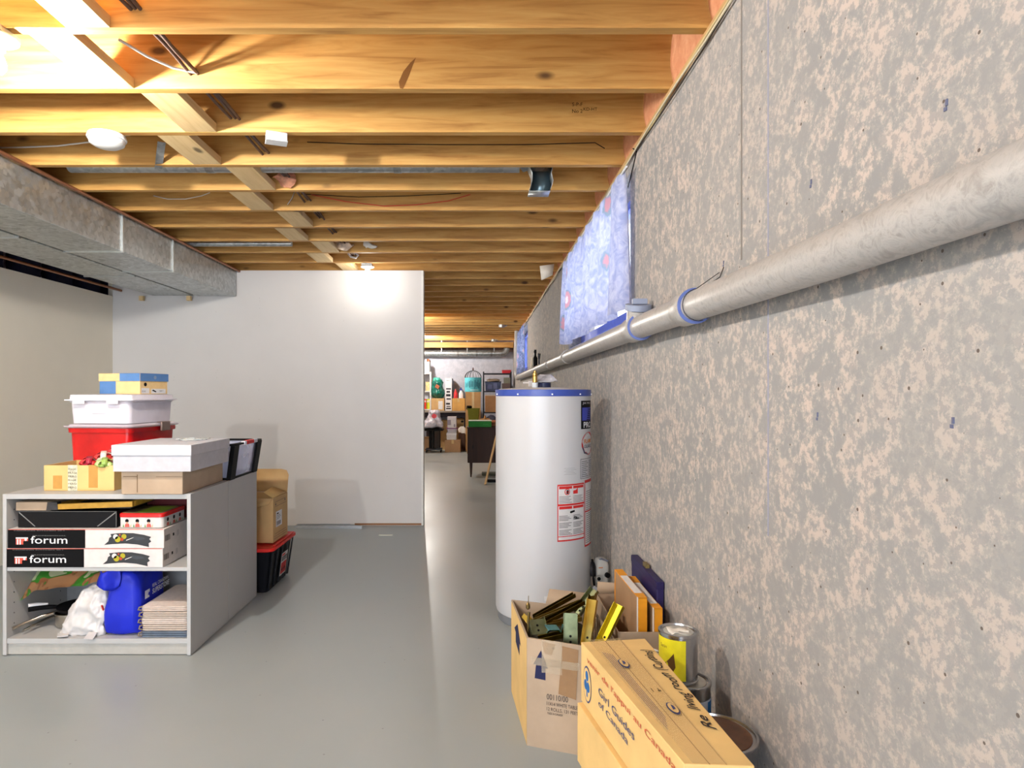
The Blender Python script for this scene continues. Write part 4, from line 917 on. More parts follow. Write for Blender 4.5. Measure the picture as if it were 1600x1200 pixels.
# ================================================================== FRONT RIGHT PILE
# box A: parallelogram open box with hardware
A = thing('hardware_box', 'open cardboard box full of brass brackets beside the water heater', 'box', (.235, 2.45, 0))
P = [Vector(p) for p in ((.160, 2.278, 0), (.480, 2.166, 0), (.455, 2.60, 0), (.124, 2.69, 0))]
hs = [.383, .378, .378, .386]
t = .006; cen = sum(P, Vector())/4
Pin = [p+(cen-p).normalized()*t*1.5 for p in P]
b = MB()
for i in range(4):
    j = (i+1) % 4
    b.add([P[i], P[j], P[j]+Vector((0, 0, hs[j])), P[i]+Vector((0, 0, hs[i])), Pin[i], Pin[j], Pin[j]+Vector((0, 0, hs[j])), Pin[i]+Vector((0, 0, hs[i]))], [(0, 1, 2, 3), (4, 5, 6, 7), (3, 2, 6, 7), (0, 1, 5, 4)])
b.add(P, [(0, 1, 2, 3)]).add([p+Vector((0, 0, .004)) for p in P], [(0, 1, 2, 3)])
rel(b, A).build('box_body', [CARDG], A, smooth=0)
def onface(d, i, j, off=.0012):
    a, c = P[i], P[j]; u_ = (c-a).normalized(); n_ = Vector((u_.y, -u_.x, 0))
    return rel(d.mb.map(lambda p: a+u_*p.x+n_*off*(1+.5*p.z)+Vector((0, 0, p.y))), A)
L01 = .1925
d = Decal(); ux = lambda px: (px-822.5)/(906-822.5)*L01
zz = lambda py: PZ(py, 2.26)
d.poly([(ux(835), zz(1061)), (ux(852), zz(1062)), (ux(852), zz(1043)), (ux(856), zz(1044)), (ux(845), zz(1016)), (ux(833), zz(1039)), (ux(837), zz(1040))], 0, 0)
onface(d, 0, 1).build('arrow_print', NAVY, A, smooth=0)
d = Decal().text('00110/00', ux(854), zz(1091), w=.076, h=.020, mi=0).text('11X14 WHITE TABLE', ux(854), zz(1100), w=.11, h=.013).text('12 ROLLS, 131 FEET', ux(854), zz(1109), w=.112, h=.014).text('MADE IN CANADA', ux(855), zz(1114), w=.055, h=.008)
onface(d, 0, 1).build('stencil_print', M((64, 56, 54), .6), A, smooth=0)
TAPE = mat_clear('clear_tape', (212, 196, 170), .35, .12)
d = Decal().rect(ux(846), ux(878), zz(1050), zz(999), 0).rect(ux(829), ux(905), zz(1040), zz(1028), 0); onface(d, 0, 1, .0024).build('clear_tape', TAPE, A, smooth=0)
d = Decal().poly([(ux(878), zz(1005)), (ux(903), zz(1008)), (ux(899), zz(1085)), (ux(872), zz(1080)), (ux(875), zz(1045))], 0).poly([(ux(847), zz(1002)), (ux(868), zz(1004)), (ux(862), zz(1022)), (ux(850), zz(1020))], 0); onface(d, 0, 1, .0016).build('brown_tape', M((146, 112, 76), .25), A, smooth=0)
L30 = (P[0]-P[3]).length
d = Decal(); yl = lambda u: u*L30
d.poly([(yl(.33), .262), (yl(.58), .250), (yl(.58), .295), (yl(.66), .298), (yl(.46), .352), (yl(.24), .305), (yl(.33), .30)], 0)
onface(d, 3, 0).build('side_arrow_print', NAVY, A, smooth=0)
d = Decal().rect(.001, L30-.001, .003, .381); onface(d, 3, 0, .0006).build('side_facing', CARDY, A, smooth=0)
d = Decal().rect(.001, L01-.001, .001, .002); 
# inner flap at rear
MB().add([P[3]+(P[2]-P[3])*.42+Vector((0, -.004, .381)), P[2]+Vector((-.004, -.004, .378)), P[2]+Vector((-.004, .03, .43)), P[3]+(P[2]-P[3])*.48+Vector((0, .03, .435))], [(0, 1, 2, 3)]).map(lambda p: p-A.location).build('rear_flap', CARDG, A, solid=.004)
# brackets
GOLD = NT('zinc_gold'); GOLD.set(Metallic=1, Roughness=.28); v = GOLD.coord(); f = GOLD.noise(v, 9, 3); GOLD.l(GOLD.ramp(f, [(.3, lin((170, 138, 52))), (.6, lin((196, 172, 92))), (.75, lin((150, 156, 120)))]), GOLD.b.inputs['Base Color']); GOLD = GOLD.m
DGOLD = M((120, 104, 44), .3, 1, var=.3); GREENM = M((128, 136, 104), .35, .9, var=.2)
def bracket(c, L, W, rot, mat, label, holes=2, prof='U'):
    o = thing('metal_bracket', label, 'bracket', c, 0, 'metal brackets in the open box'); o.rotation_euler = [math.radians(a) for a in rot]
    b = MB(); b.box(-W/2, W/2, -L/2, L/2, 0, .002)
    if prof in 'UL': b.box(W/2-.002, W/2, -L/2, L/2, .002, .018)
    if prof == 'U': b.box(-W/2, -W/2+.002, -L/2, L/2, .002, .018)
    b.build('channel', mat, o, bevel=.0006)
    h = MB()
    for k in range(holes): h.lathe([(.0045, .0021), (.0045, .0026)], (0, -L/2+.015+k*.02), 10); h.lathe([(.0045, -.0004), (.0045, -.0001)], (0, -L/2+.015+k*.02), 10)
    h.build('screw_holes', BLACK, o); return o
br = [((.300, 2.50, .392), .22, .022, (12, -6, -66), GOLD, 'long brass channel lying from left to upper right'),
 ((.315, 2.47, .400), .20, .02, (16, 10, -60), DGOLD, 'thin dark brass rail beside the long channel'),
 ((.285, 2.43, .372), .20, .02, (6, 0, -76), GOLD, 'thin brass rail lying lowest across the box'),
 ((.290, 2.54, .402), .20, .018, (18, 4, -62), DGOLD, 'dark brass rail behind the long channel'),
 ((.394, 2.34, .412), .17, .038, (64, 0, -30), GOLD, 'wide brass bracket standing tilted at the middle of the box'),
 ((.462, 2.30, .418), .16, .040, (58, 10, -48), M((168, 150, 40), .35, 1), 'yellow green bracket leaning over the right edge'),
 ((.316, 2.285, .410), .115, .050, (84, 0, -6), GREENM, 'dull green plate standing upright at the front of the box'),
 ((.205, 2.36, .392), .06, .062, (40, 0, 12), GREENM, 'short greenish square bracket near the front left'),
 ((.180, 2.40, .385), .08, .03, (30, 20, 50), GOLD, 'brass bracket under the square one'),
 ((.425, 2.50, .405), .14, .03, (35, -12, -30), DGOLD, 'dark brass channel at the back right of the box'),
 ((.420, 2.57, .415), .12, .04, (45, 14, -50), GREENM, 'dull channel end pointing up at the back'),
 ((.255, 2.31, .368), .10, .026, (10, 10, -82), DGOLD, 'small dark bracket lying flat at the front of the box')]
for c, L, W, rot, m_, l_ in br: bracket(c, L, W, rot, m_, l_)
b = MB().loft([(0, .23, .22, .03), (.2, .24, .24, .03), (.315, .24, .25, .03), (.335, .19, .22, .02)], 6).jitter(.022, 26, 9); o = b.build('loose_hardware', M((58, 54, 36), .35, .8, var=.6, scale=40)); o.location = (.302, 2.425, .007)
tag(o, 'jumble of small dark metal fittings filling the open box below the brackets', 'hardware', kind='stuff')
b = MB().tube([(0, 0, 0), (.001, 0, .09)], .003, 8).tube([(0, .0, .05), (.004, 0, .09)], .005, 8).lathe([(.004, .10), (.008, .105), (.008, .118), (.002, .126)], n=12).tube([(.001, 0, .12), (.002, 0, .15)], .0012, 6)
o = b.build('turnbuckle_rod', M((120, 100, 60), .35, .9)); o.location = (PX(825, 2.35), 2.35, .36); tag(o, 'thin brass rod with an eyelet standing up at the box corner', 'rod')
o = MB().tube([(0, 0, 0), (.02, .01, .02), (.05, 0, .005), (.06, .02, .025)], .004, 8).cb((.02, 0, .02), (.05, .03, .004), (20, 10, 30)).build('blue_fitting', M((120, 180, 180), .15, 1)); o.location = (.235, 2.315, .385); tag(o, 'shiny bluish metal fitting at the front of the bracket box', 'fitting')

# box D with frames and navy case
D = open_box('cardboard_box', 'open cardboard box against the wall holding orange edged frames', (.585, 2.57, 0), .175, .455, .379, 0, CARDG)
MB().add([(-.083, .222, .38), (.083, .222, .38), (.07, .225, .42), (-.08, .225, .43)], [(0, 1, 2, 3)]).build('rear_flap', CARDG, D, solid=.004)
ORG = M((226, 150, 34), .5)
def oframe(xa, ya, xb, yb, z0, z1a, z1b, th, label):
    o = thing('orange_frame', label, 'frame', ((xa+xb)/2, (ya+yb)/2, z0), 0, 'orange edged frames'); L = math.hypot(xb-xa, yb-ya); an = math.atan2(xb-xa, yb-ya)
    def q(mb): return mb.map(lambda p: (p.x*math.cos(an)+p.y*math.sin(an), -p.x*math.sin(an)+p.y*math.cos(an), p.z))
    h = (z1a+z1b)/2-z0
    q(MB().box(-th/2+.003, th/2-.003, -L/2+.002, L/2-.002, .002, h-.002)).build('cardboard_core', CARDD, o)
    e = .055
    q(MB().box(-th/2, th/2, -L/2, -L/2+.003, 0, h).box(-th/2, th/2, L/2-.003, L/2, 0, h).box(-th/2, th/2, L/2-e*1.6, L/2-.004, h-.003, h+.0005).box(-th/2, th/2, -L/2, -L/2+e, h-.003, h+.0005).box(-th/2, th/2, -L/2+e, L/2-e*1.6, h-.004, h-.002)).build('orange_edging', ORG, o)
    q(MB().box(-th/2-.0012, -th/2+.003, -L/2, -L/2+.014, 0, h).box(-th/2+.002, th/2-.004, -L/2+e+.002, L/2-e*1.6-.01, h-.0015, h+.001)).build('white_label', M((224, 220, 216), .5), o)
    return o
oframe(.600, 2.39, .592, 2.775, .006, .49, .49, .034, 'orange edged frame with bare cardboard face, nearer the brackets')
oframe(.650, 2.36, .648, 2.775, .006, .46, .46, .032, 'orange edged frame with white top, between the other frame and navy case')
o = thing('navy_case', 'flat dark navy case leaning against the concrete wall', 'case', (.694, 2.70, 0))
MB().box(-.014, .014, -.21, .21, 0, .515).build('case_body', M((44, 36, 84), .45), o, bevel=.003)
MB().box(-.016, .015, -.212, .212, .49, .519).build('case_edge', M((38, 30, 76), .45), o, bevel=.002)
MB().box(-.008, .008, -.02, .03, .5195, .535).build('clasp', M((150, 130, 80), .4, .8), o)
# box B / C
def slantbox(name, label, c0, c1, c2, c3, z0, z1, mat, parts=True):
    """corners: back-left, back-right, front-right, front-left"""
    o = thing(name, label, 'box', ((c0[0]+c2[0])/2, (c0[1]+c2[1])/2, z0))
    b = MB().add([(*c0, z0), (*c1, z0), (*c2, z0), (*c3, z0), (*c0, z1), (*c1, z1), (*c2, z1), (*c3, z1)], [(0, 1, 2, 3), (4, 5, 6, 7), (0, 1, 5, 4), (1, 2, 6, 5), (2, 3, 7, 6), (3, 0, 4, 7)])
    rel(b, o).build('box_body', mat, o, bevel=.002); return o
ZB = .56
bl, brt = (PX(908, 1.787), 1.787), (PX(1008, 1.812), 1.812)
dirv = Vector((.036, -.474)).normalized(); LB = .62
fr_ = (brt[0]+dirv.x*LB, brt[1]+dirv.y*LB); fl = (bl[0]+Vector((.067, -.45)).normalized().x*LB, bl[1]+Vector((.067, -.45)).normalized().y*LB)
fl = (.355, 1.337); k_ = LB/.475; fl = (bl[0]+(fl[0]-bl[0])*k_, bl[1]+(fl[1]-bl[1])*k_)
ZB0 = ZB-.163
B = slantbox('cookie_box', 'taped yellow cardboard carton with red and blue print, topmost at lower right', bl, brt, fr_, fl, ZB0, ZB, CARDY)
C2 = slantbox('cookie_box', 'yellow cardboard carton beneath the taped one at the bottom right', (bl[0]-.012, bl[1]-.01), (brt[0]-.05, brt[1]), (fr_[0]-.04, fr_[1]), (fl[0]-.012, fl[1]), .235, ZB0-.001, CARDY)
slantbox('cookie_box', 'lowest yellow carton of the stack at the bottom right edge', (bl[0]-.002, bl[1]-.01), (brt[0]-.05, brt[1]), (fr_[0]-.04, fr_[1]), (fl[0]-.002, fl[1]), .0005, .234, CARDY)
# surface mapping for top and left face of B
def maptop(d, off=.001):
    c0, c1, c2, c3 = [Vector((*c, ZB)) for c in (bl, brt, fr_, fl)]
    # u: 0..1 from back (0) to front (1), v: 0..1 left to right
    return rel(d.mb.map(lambda p: (c0*(1-p.y)+c1*p.y)*(1-p.x)+(c3*(1-p.y)+c2*p.y)*p.x+Vector((0, 0, off*(1+.5*p.z)))), B)
def mapleft(d, off=.001):
    c0, c3 = Vector((*bl, 0)), Vector((*fl, 0)); n_ = Vector((-(c0-c3).y, (c0-c3).x, 0)).normalized()
    return rel(d.mb.map(lambda p: c0*(1-p.x)+c3*p.x+n_*off*(1+.5*p.z)+Vector((0, 0, ZB0+p.y*(ZB-ZB0)))), B)
PB_ = M((66, 72, 110), .6); PR = M((190, 84, 60), .6); PBL = M((40, 100, 160), .5)
d = Decal().rect(0, 1, .36, .375).rect(0, 1, .60, .612); maptop(d, .0006).build('flap_seam', M((150, 116, 70), .8), B, smooth=0)
d = Decal().rect(-.01, 1, .12, .62); maptop(d, .0024).build('clear_tape', mat_clear('amber_tape', (226, 198, 140), .3, .12), B, smooth=0)
d = Decal()
for k in range(5): d.rect(.14+.006*k, .80-.02*k, .17+k*.028, .176+k*.028, 0, 0)
d.circ(.27, .34, .045, 0, 1, 24, ry=.07).circ(.27, .34, .036, 1, 2, 24, ry=.055).poly([(.25, .33), (.29, .31), (.28, .36), (.26, .36)], 0, 3)
d.circ(.66, .50, .045, 0, 1, 24, ry=.075).circ(.66, .50, .036, 1, 2, 24, ry=.06).poly([(.64, .49), (.68, .47), (.67, .52), (.65, .52)], 0, 3).rect(.5, .53, .42, .43, 2, 1).text('4', .50, .50, w=.03, h=.05, mi=2)
maptop(d, .0032).build('top_print', [PB_, CARDY, BLACK], B, smooth=0)
d = Decal(); tx = Decal().text('(Curtains)', 0, 0, w=.30, h=.16, shear=.4).text('living room', .32, 0, w=.36, h=.15, shear=.4).text('Re', .72, 0, w=.10, h=.15, shear=.4)
# handwriting runs front-to-back: read from the wall side
def hand(words):
    d = Decal()
    for s_, u0, u1 in words:
        vs, fs = textmesh(s_, 1, shear=.45, bold=.012); x0 = min(p[0] for p in vs); x1 = max(p[0] for p in vs)
        d.mb.add([(u1-(p[0]-x0)/(x1-x0)*(u1-u0), .90-p[1]*.20-.02*math.sin(p[0]*3), 2) for p in vs], fs, 0)
    return d
maptop(hand([('Re', .72, .80), ('living room', .36, .68), ('(Curtains)', .12, .34)]).mb and hand([('Re', .70, .80), ('living room', .36, .67), ('(Curtains)', .13, .34)]), .0012).build('handwriting', M((50, 44, 44), .6), B, smooth=0)
d = Decal()
def ltext(s_, u0, u1, v0, h, mi):
    vs, fs = textmesh(s_, 1); x0 = min(p[0] for p in vs); x1 = max(p[0] for p in vs)
    d.mb.add([(u0+(p[0]-x0)/(x1-x0)*(u1-u0), v0+p[1]*h, 2) for p in vs], fs, mi)
ltext("venir de l'appui au Canada", .09, .95, .80, .13, 0); ltext('Girl Guides', .24, .62, .52, .17, 1); ltext('of Canada', .24, .56, .34, .15, 1)
d.circ(.09, .42, .055, 2, 0, 28, ry=.30).circ(.09, .42, .05, 3, 1, 28, ry=.27)
for a in (90, 210, 330): q = math.radians(a); d.circ(.09+.02*math.cos(q), .45+.11*math.sin(q), .02, 4, 2, 14, ry=.085)
d.poly([(.085, .40), (.095, .40), (.10, .22), (.085, .22)], 4, 2)
mapleft(d, .001).build('side_print', [PR, PB_, PB_, CARDY, PBL], B, smooth=0)
# paint cans
def can(name, label, x, y, z, r, h, label_mats=None, lid=None, rz=0, dec=None, group='paint cans by the wall'):
    o = thing(name, label, 'paint can', (x, y, z), rz, group)
    MB().lathe([(r-.002, .0005), (r+.001, .001), (r+.001, .005), (r-.001, .006), (r-.001, h-.01), (r+.002, h-.008), (r+.002, h-.001), (r-.004, h), (r-.006, h-.005), (r-.012, h-.0052)], n=48).build('can_body', STEEL, o)
    MB().lathe([(r-.0125, h-.006), (r-.0135, h-.0035), (r-.02, h-.0035), (.001, h-.0035)], n=48).build('can_lid', lid or M((206, 204, 196), .35, .6, var=.15), o)
    if dec: dec(o)
    return o
def dec_yellow(o):
    d = Decal().rect(-110, 5, .012, .128, 0, 0, 24).poly([(-70, .03), (-40, .02), (-25, .05), (-30, .09), (-45, .07), (-60, .055)], 1, 1).text('Satin', -78, .10, w=26, h=.010, mi=1)
    d.cyl(0, 0, .055).build('paper_label', [M((218, 206, 30), .5, var=.1), M((96, 66, 30), .5)], o, smooth=0)
    MB().grid(lambda u, v: ((-.03+.06*u), (-.028+.05*v), .1395+.001*math.sin(9*u)), 6, 6).jitter(.006, 60).build('dried_paint', M((226, 220, 208), .6), o, solid=.001)
def dec_blue(o):
    d = Decal().rect(-100, 100, .015, .165, 0, 0, 40).rect(40, 75, .06, .16, 1, 1, 8).rect(45, 75, .02, .09, 2, 2, 8)
    d.text('Interior', -20, .12, w=30, h=.01, mi=1)
    d.cyl(0, 0, .0655).build('paper_label', [M((190, 200, 214), .45), M((36, 110, 180), .45), M((196, 40, 44), .45)], o, smooth=0)
can('paint_can', 'small steel paint can with a yellow label on top of its stack', .583, 1.90, .411, .056, .142, dec=dec_yellow)
can('paint_can', 'steel paint can with a blue and red label under the yellow one', .607, 1.892, .205, .066, .205, dec=dec_blue)
can('paint_can', 'bottom paint can of the stack holding the yellow labelled one', .612, 1.892, 0, .078, .204)
can('paint_can', 'small plain steel can peeking out behind the taped carton', .552, 2.13, .25, .050, .14)
can('paint_can', 'wide can under the plain small can behind the taped carton', .565, 2.14, 0, .08, .249)
BRL = M((112, 74, 48), .25, .3, var=.15)
can('paint_can', 'wide can with a brown paint covered lid at the bottom edge', .598, 1.635, .19, .100, .20, lid=BRL)
can('paint_can', 'wide can underneath the brown lidded one', .598, 1.635, 0, .098, .189)

# ================================================================== FAR ROOM
YBen = 13.8
ZBN = PZ(642, YBen)
bn = thing('workbench', 'long dark edged workbench against the far wall', 'workbench', (-1.2, 14.1, 0))
rel(MB().box(PX(600, YBen), PX(731, YBen), YBen, 14.5, ZBN-.035, ZBN), bn).build('bench_top', M((150, 140, 128), .6), bn)
rel(MB().box(PX(600, YBen), PX(731, YBen), YBen+.02, YBen+.05, ZBN-.14, ZBN-.036), bn).build('apron', M((40, 38, 44), .6), bn)
for px in (604, 668, 727):
    for yy in (YBen+.05, 14.4): rel(MB().box(PX(px, YBen)-.03, PX(px, YBen)+.03, yy, yy+.06, 0, ZBN-.15), bn).build('leg', M((46, 44, 50), .6), bn)
def fx(px0, px1, Y): return PX(px0, Y), PX(px1, Y)
def fbox(name, label, px0, px1, py0, Y, dep, z0, mat, cat='box', tape=True, rz=0):
    x0_, x1_ = fx(px0, px1, Y); h_ = PZ(py0, Y)-z0
    return card_box(name, label, ((x0_+x1_)/2, Y+dep/2, z0), x1_-x0_, dep, h_, rz, mat, tape, None, cat)
Yb = 13.92; zbn = ZBN+.001
o = fbox('cardboard_box', 'brown box with a white label on the far bench under the green bag', 674, 694, 622.5, Yb, .35, zbn, CARD)
Decal().rect(.15, .245, .03, .21).front(-.138, -.175, 0, .002).build('white_label', WHITE, o, smooth=0)
o = thing('green_bag', 'dark green bundled bag sitting on the labelled box on the far bench', 'bag', (PX(683, Yb), Yb+.17, PZ(622.5, Yb)+.003))
b = MB().loft([(0, .20, .2, .08), (.06, .25, .26, .12), (.16, .27, .27, .13), (.28, .24, .22, .11), (.38, .18, .16, .07), (.43, .1, .1, .04)], 6).jitter(.03, 10, 3).jitter(.02, 24, 5); b.v = [Vector((p.x, p.y, max(0, p.z))) for p in b.v]
crumple(b.build('bag_body', M((10, 92, 80), .35, var=.5, scale=12), o, smooth=180), .06, .12)
MB().cb((-.0, -.12, .26), (.08, .04, .06), (20, 30, 10)).jitter(.02, 20).build('orange_knot', M((190, 110, 80), .5), o)
MB().loft([(.36, .16, .14, .05), (.45, .13, .12, .04)], 5).jitter(.02, 20).xf((-.02, -.01, 0)).build('light_green_top', M((80, 180, 160), .4), o)
x0_, x1_ = fx(695.5, 706, Yb)
o = thing('white_carton', 'tall white carton with black graphics and a grey side on the bench', 'box', ((x0_+x1_)/2, Yb+.31, zbn))
hh = PZ(591, Yb)-zbn; ww = x1_-x0_
MB().box(-ww/2, ww/2, -.3, .3, 0, hh).build('carton_body', M((214, 214, 218), .5), o, bevel=.003)
Decal().rect(.0, .6, .0, hh).side(ww/2, -.3, 0, .001).build('grey_side', M((120, 116, 124), .6), o, smooth=0)
d = Decal()
for k, (v0, v1) in enumerate(((.03, .06), (.08, .1), (.13, .17), (.24, .27), (.31, .36), (.39, .43), (.46, .49))): d.rect(.02+.01*(k % 2), ww-.02-.01*(k % 3), v0, v1, 0, 0)
d.text('PRINT', .03, hh-.06, w=.07, h=.02); d.front(-ww/2, -.3, 0, .001).build('graphics', M((50, 50, 58), .5), o, smooth=0)
o = fbox('cardboard_box', 'orange brown box below the red and white bottles on the bench', 706.5, 726.5, 622.5, Yb-.12, .3, zbn, mat_cardboard('orange_cardboard', (206, 160, 88)))
zc2 = PZ(622.5, Yb-.12)+.003
o = thing('red_bottle', 'red bottle standing on the orange brown box', 'bottle', (PX(712, Yb), Yb+.0, zc2)); MB().loft([(0, .08, .06, .025), (.11, .085, .06, .025), (.15, .045, .04, .018), (.17, .04, .035, .015)], 4).build('bottle_body', M((196, 40, 44), .35), o); MB().lathe([(.018, .171), (.016, .195)]).build('cap', M((210, 120, 110), .4), o)
o = thing('spray_bottle', 'white spray bottle with a blue nozzle on the orange brown box', 'bottle', (PX(720.5, Yb), Yb+.0, zc2)); MB().loft([(0, .10, .06, .025), (.10, .10, .06, .025), (.16, .04, .04, .018), (.17, .035, .035, .015)], 4).build('bottle_body', M((220, 218, 226), .35), o); MB().box(-.035, .025, -.012, .012, .172, .2).cb((-.0, 0, .215), (.02, .02, .04), (0, 20, 0)).build('nozzle', M((50, 70, 150), .4), o)
# stack: olive bin on bench front, cardboard, teal box, birdcage dome
Yc = 13.5
o = fbox('cardboard_box', 'tall brown box between the teal drum and the olive bin', 727.5, 751, 612.5, Yc+.10, .34, 0.001, mat_cardboard('cardboard_mid', (186, 144, 92)))
zt1 = PZ(612.5, Yc+.10)+.003
xm = PX(739, Yc+.10)
o = thing('bird_cage', 'domed wire cage wrapped in teal patterned cloth on the tall box', 'bird cage', (xm, Yc+.28, zt1))
hc = .305
MB().lathe([(.175, .0), (.18, .005), (.18, hc-.005), (.176, hc), (.174, hc-.01), (.174, .01)], n=40).build('cloth_wrap', M((92, 186, 200), .5, var=.1), o)
d = Decal(); random.seed(3)
for k in range(14): d.rect(-60+k*8.5, -60+k*8.5+random.uniform(2, 6), .06+random.uniform(0, .06), .18+random.uniform(0, .08), 0, 0, 2)
d.rect(-20, 40, .03, .05, 1, 0, 6).cyl(0, 0, .18, .002).build('dark_print', [M((40, 90, 112), .5), M((170, 220, 226), .5)], o, smooth=0)
cg = MB()
for k in range(8):
    an = k*math.pi/8; cg.tube([(.178*math.cos(t_)*math.cos(an), .178*math.cos(t_)*math.sin(an), hc+.15*math.sin(t_)) for t_ in [i*math.pi/12 for i in range(13)]], .0035 if k else .006, 6)
cg.build('wire_dome', DGREY, o)
MB().tube([(0, 0, hc+.15), (0, 0, hc+.18), (0, 0, hc+.22)], [.012, .018, .006], 10).build('finial', M((80, 56, 50), .5), o)
MB().tube([(-.17, -.03, hc+.002), (.17, -.03, hc+.002)], .004, 6).build('perch', DGREY, o)
o = thing('olive_bin', 'olive green plastic bin in front of the tall brown box', 'bin', (PX(740, 13.2), 13.25, PZ(660, 13.2)-.12))
zol = o.location.z
MB().loft([(0, .17, .2, .03), (PZ(640, 13.2)-zol, .25, .28, .04), (PZ(638, 13.2)-zol, .27, .30, .045), (PZ(638, 13.2)-zol, .24, .27, .04), (.01, .16, .19, .03)], 5).build('bin_body', M((112, 110, 30), .45), o)
sup = zol-.001
card_box('cardboard_box', 'brown box supporting the olive bin behind the sideboard', (PX(741, 13.2)+.0, 13.26, 0), .30, .3, sup, 0, CARDD, False)
o = MB().cb((0, 0, .05), (.11, .05, .08), (20, 0, 35)).build('black_pouch', BLACK, bevel=.01); o.location = (PX(733, 13.3), 13.34, PZ(640, 13.3)-.01); tag(o, 'small black pouch sticking out of the olive bin', 'pouch')
# right black shelving
def shelving(name, label, px0, px1, Y, dep, zs_, mat, topz):
    x0_, x1_ = fx(px0, px1, Y); o = thing(name, label, 'shelving unit', ((x0_+x1_)/2, Y+dep/2, 0))
    for xx in (x0_, x1_-.03):
        for yy in (Y, Y+dep-.03): rel(MB().box(xx, xx+.03, yy, yy+.03, 0, topz), o).build('post', mat, o)
    for z_ in zs_: rel(MB().box(x0_+.001, x1_-.001, Y+.001, Y+dep-.001, z_-.025, z_), o).build('shelf', mat, o)
    return o
Ys = 13.75; BLK = M((48, 48, 54), .5)
zr = [PZ(583, Ys), PZ(611, Ys), PZ(644, Ys), .3]
shelving('shelving_unit', 'black metal shelving unit in the far right corner', 754.5, 799.5, Ys, .45, zr, BLK, PZ(580.5, Ys))
x0_, x1_ = fx(785, 799, Ys)
o = thing('red_box', 'flat red box on top of the black shelving', 'box', ((x0_+x1_)/2, Ys+.2, zr[0]+.001)); MB().box(-(x1_-x0_)/2, (x1_-x0_)/2, -.12, .12, 0, .05).build('box_body', M((196, 46, 54), .5), o, bevel=.002); MB().box(-(x1_-x0_)/2-.003, (x1_-x0_)/2+.003, -.123, .123, .051, .07).build('box_lid', M((180, 36, 46), .5), o, bevel=.002)
x0_, x1_ = fx(758, 783, Ys); o = thing('storage_bin', 'dark blue clear bin with tan contents on the black shelving', 'storage bin', ((x0_+x1_)/2, Ys+.2, zr[1]+.001)); ww = x1_-x0_
MB().loft([(0, ww-.03, .3, .02), (.19, ww, .33, .03)], 4).build('bin_body', M((70, 80, 116), .3, var=.3), o); MB().loft([(.191, ww+.01, .34, .03), (.205, ww+.01, .34, .03)], 4).build('bin_lid', M((30, 30, 40), .4), o)
Decal().rect(0, .09, 0, .1).rect(.12, .2, 0, .13).front(-ww/2+.06, -.165, .04, .004).build('label_panel', M((100, 108, 150), .4), o, smooth=0)
o = MB().loft([(0, .26, .2, .05), (.03, .27, .2, .05), (.05, .2, .15, .05)], 5).jitter(.02, 15).build('folded_cloth', M((186, 166, 146), .8)); o.location = (PX(771, Ys), Ys+.2, zr[1]+.212); tag(o, 'tan folded cloth on the dark blue bin in the shelving', 'cloth')
o = fbox('brown_case', 'dark brown wicker case on the black shelving', 785, 798, 599, Ys, .3, zr[1]+.001, M((96, 80, 78), .6, var=.3, scale=80), tape=False)
o = fbox('grey_box', 'olive grey box stacked on the dark brown case', 787.5, 797.5, 590, Ys+.02, .25, PZ(599, Ys)+.003, M((122, 122, 108), .6), tape=False)
o = fbox('cardboard_box', 'pale topped brown box on the shelf behind the water heater top', 758, 776, 617, Ys, .33, zr[2]+.001, mat_cardboard('cardboard_far', (186, 140, 96)), tape=False)
MB().box(-.127, .127, -.168, .168, .34, .362).xf((0, 0, PZ(617, Ys)-zr[2]-.362)).build('box_lid', M((216, 200, 180), .6), o)
o = MB().loft([(0, .26, .2, .06), (.05, .3, .24, .08), (.10, .22, .2, .07), (.14, .1, .1, .04)], 5).jitter(.05, 11, 2).build('dark_bag', M((44, 48, 66), .5, var=.4)); o.location = (PX(768, 13.3), 13.35, .62); tag(o, 'dark blue grey bag at the foot of the black shelving', 'bag')
card_box('cardboard_box', 'brown box under the dark blue grey bag at the shelving foot', (PX(768, 13.3), 13.38, 0), .34, .3, .60, 0, CARDD, False)
# left white shelving on bench
Yl = 14.05; zl = [PZ(583, Yl), PZ(611, Yl), PZ(640, Yl)]
x0_, x1_ = fx(636, 673.5, Yl); o = thing('shelving_unit', 'white shelving unit standing on the bench beside the partition edge', 'shelving unit', ((x0_+x1_)/2, Yl+.15, zbn))
for xx in (x0_, x1_-.028):
    for yy in (Yl, Yl+.3): rel(MB().box(xx, xx+.028, yy, yy+.028, zbn, zl[0]+.03), o).build('post', WHITE, o)
for z_ in (zl[0], zl[1], zbn+.03): rel(MB().box(x0_+.001, x1_-.03, Yl+.001, Yl+.32, z_-.02, z_), o).build('shelf', WHITE, o)
fbox('white_box', 'white box on top of the white shelving by the partition', 655, 671, 565, Yl, .3, zl[0]+.001, M((216, 214, 206), .5), tape=False)
card_box('tan_box', 'tan patterned box on the middle shelf of the white shelving', (PX(668, Yl), Yl+.12, zl[1]+.001), .09, .2, .2, 0, M((200, 180, 130), .6, var=.4), False)
for i, (px, c, l) in enumerate(((661.5, (226, 110, 40), 'orange binder nearer the partition edge'), (665, (224, 60, 40), 'red orange binder on the lowest white shelf'), (668.3, (170, 170, 40), 'olive yellow binder beside the red one'), (671-.6, (214, 220, 60), 'bright yellow binder at the shelf post'))):
    if i == 3: px = 670.6
    o = thing('binder', l, 'binder', (PX(px, Yl)-.01, Yl+.13, zbn+.031), 0, 'binders on the white shelving'); MB().box(-.018, .018, -.12, .12, 0, .22).build('binder_cover', M(c, .5), o, bevel=.002); MB().box(-.012, .012, -.121, -.1202, .15, .19).build('spine_label', WHITE, o)
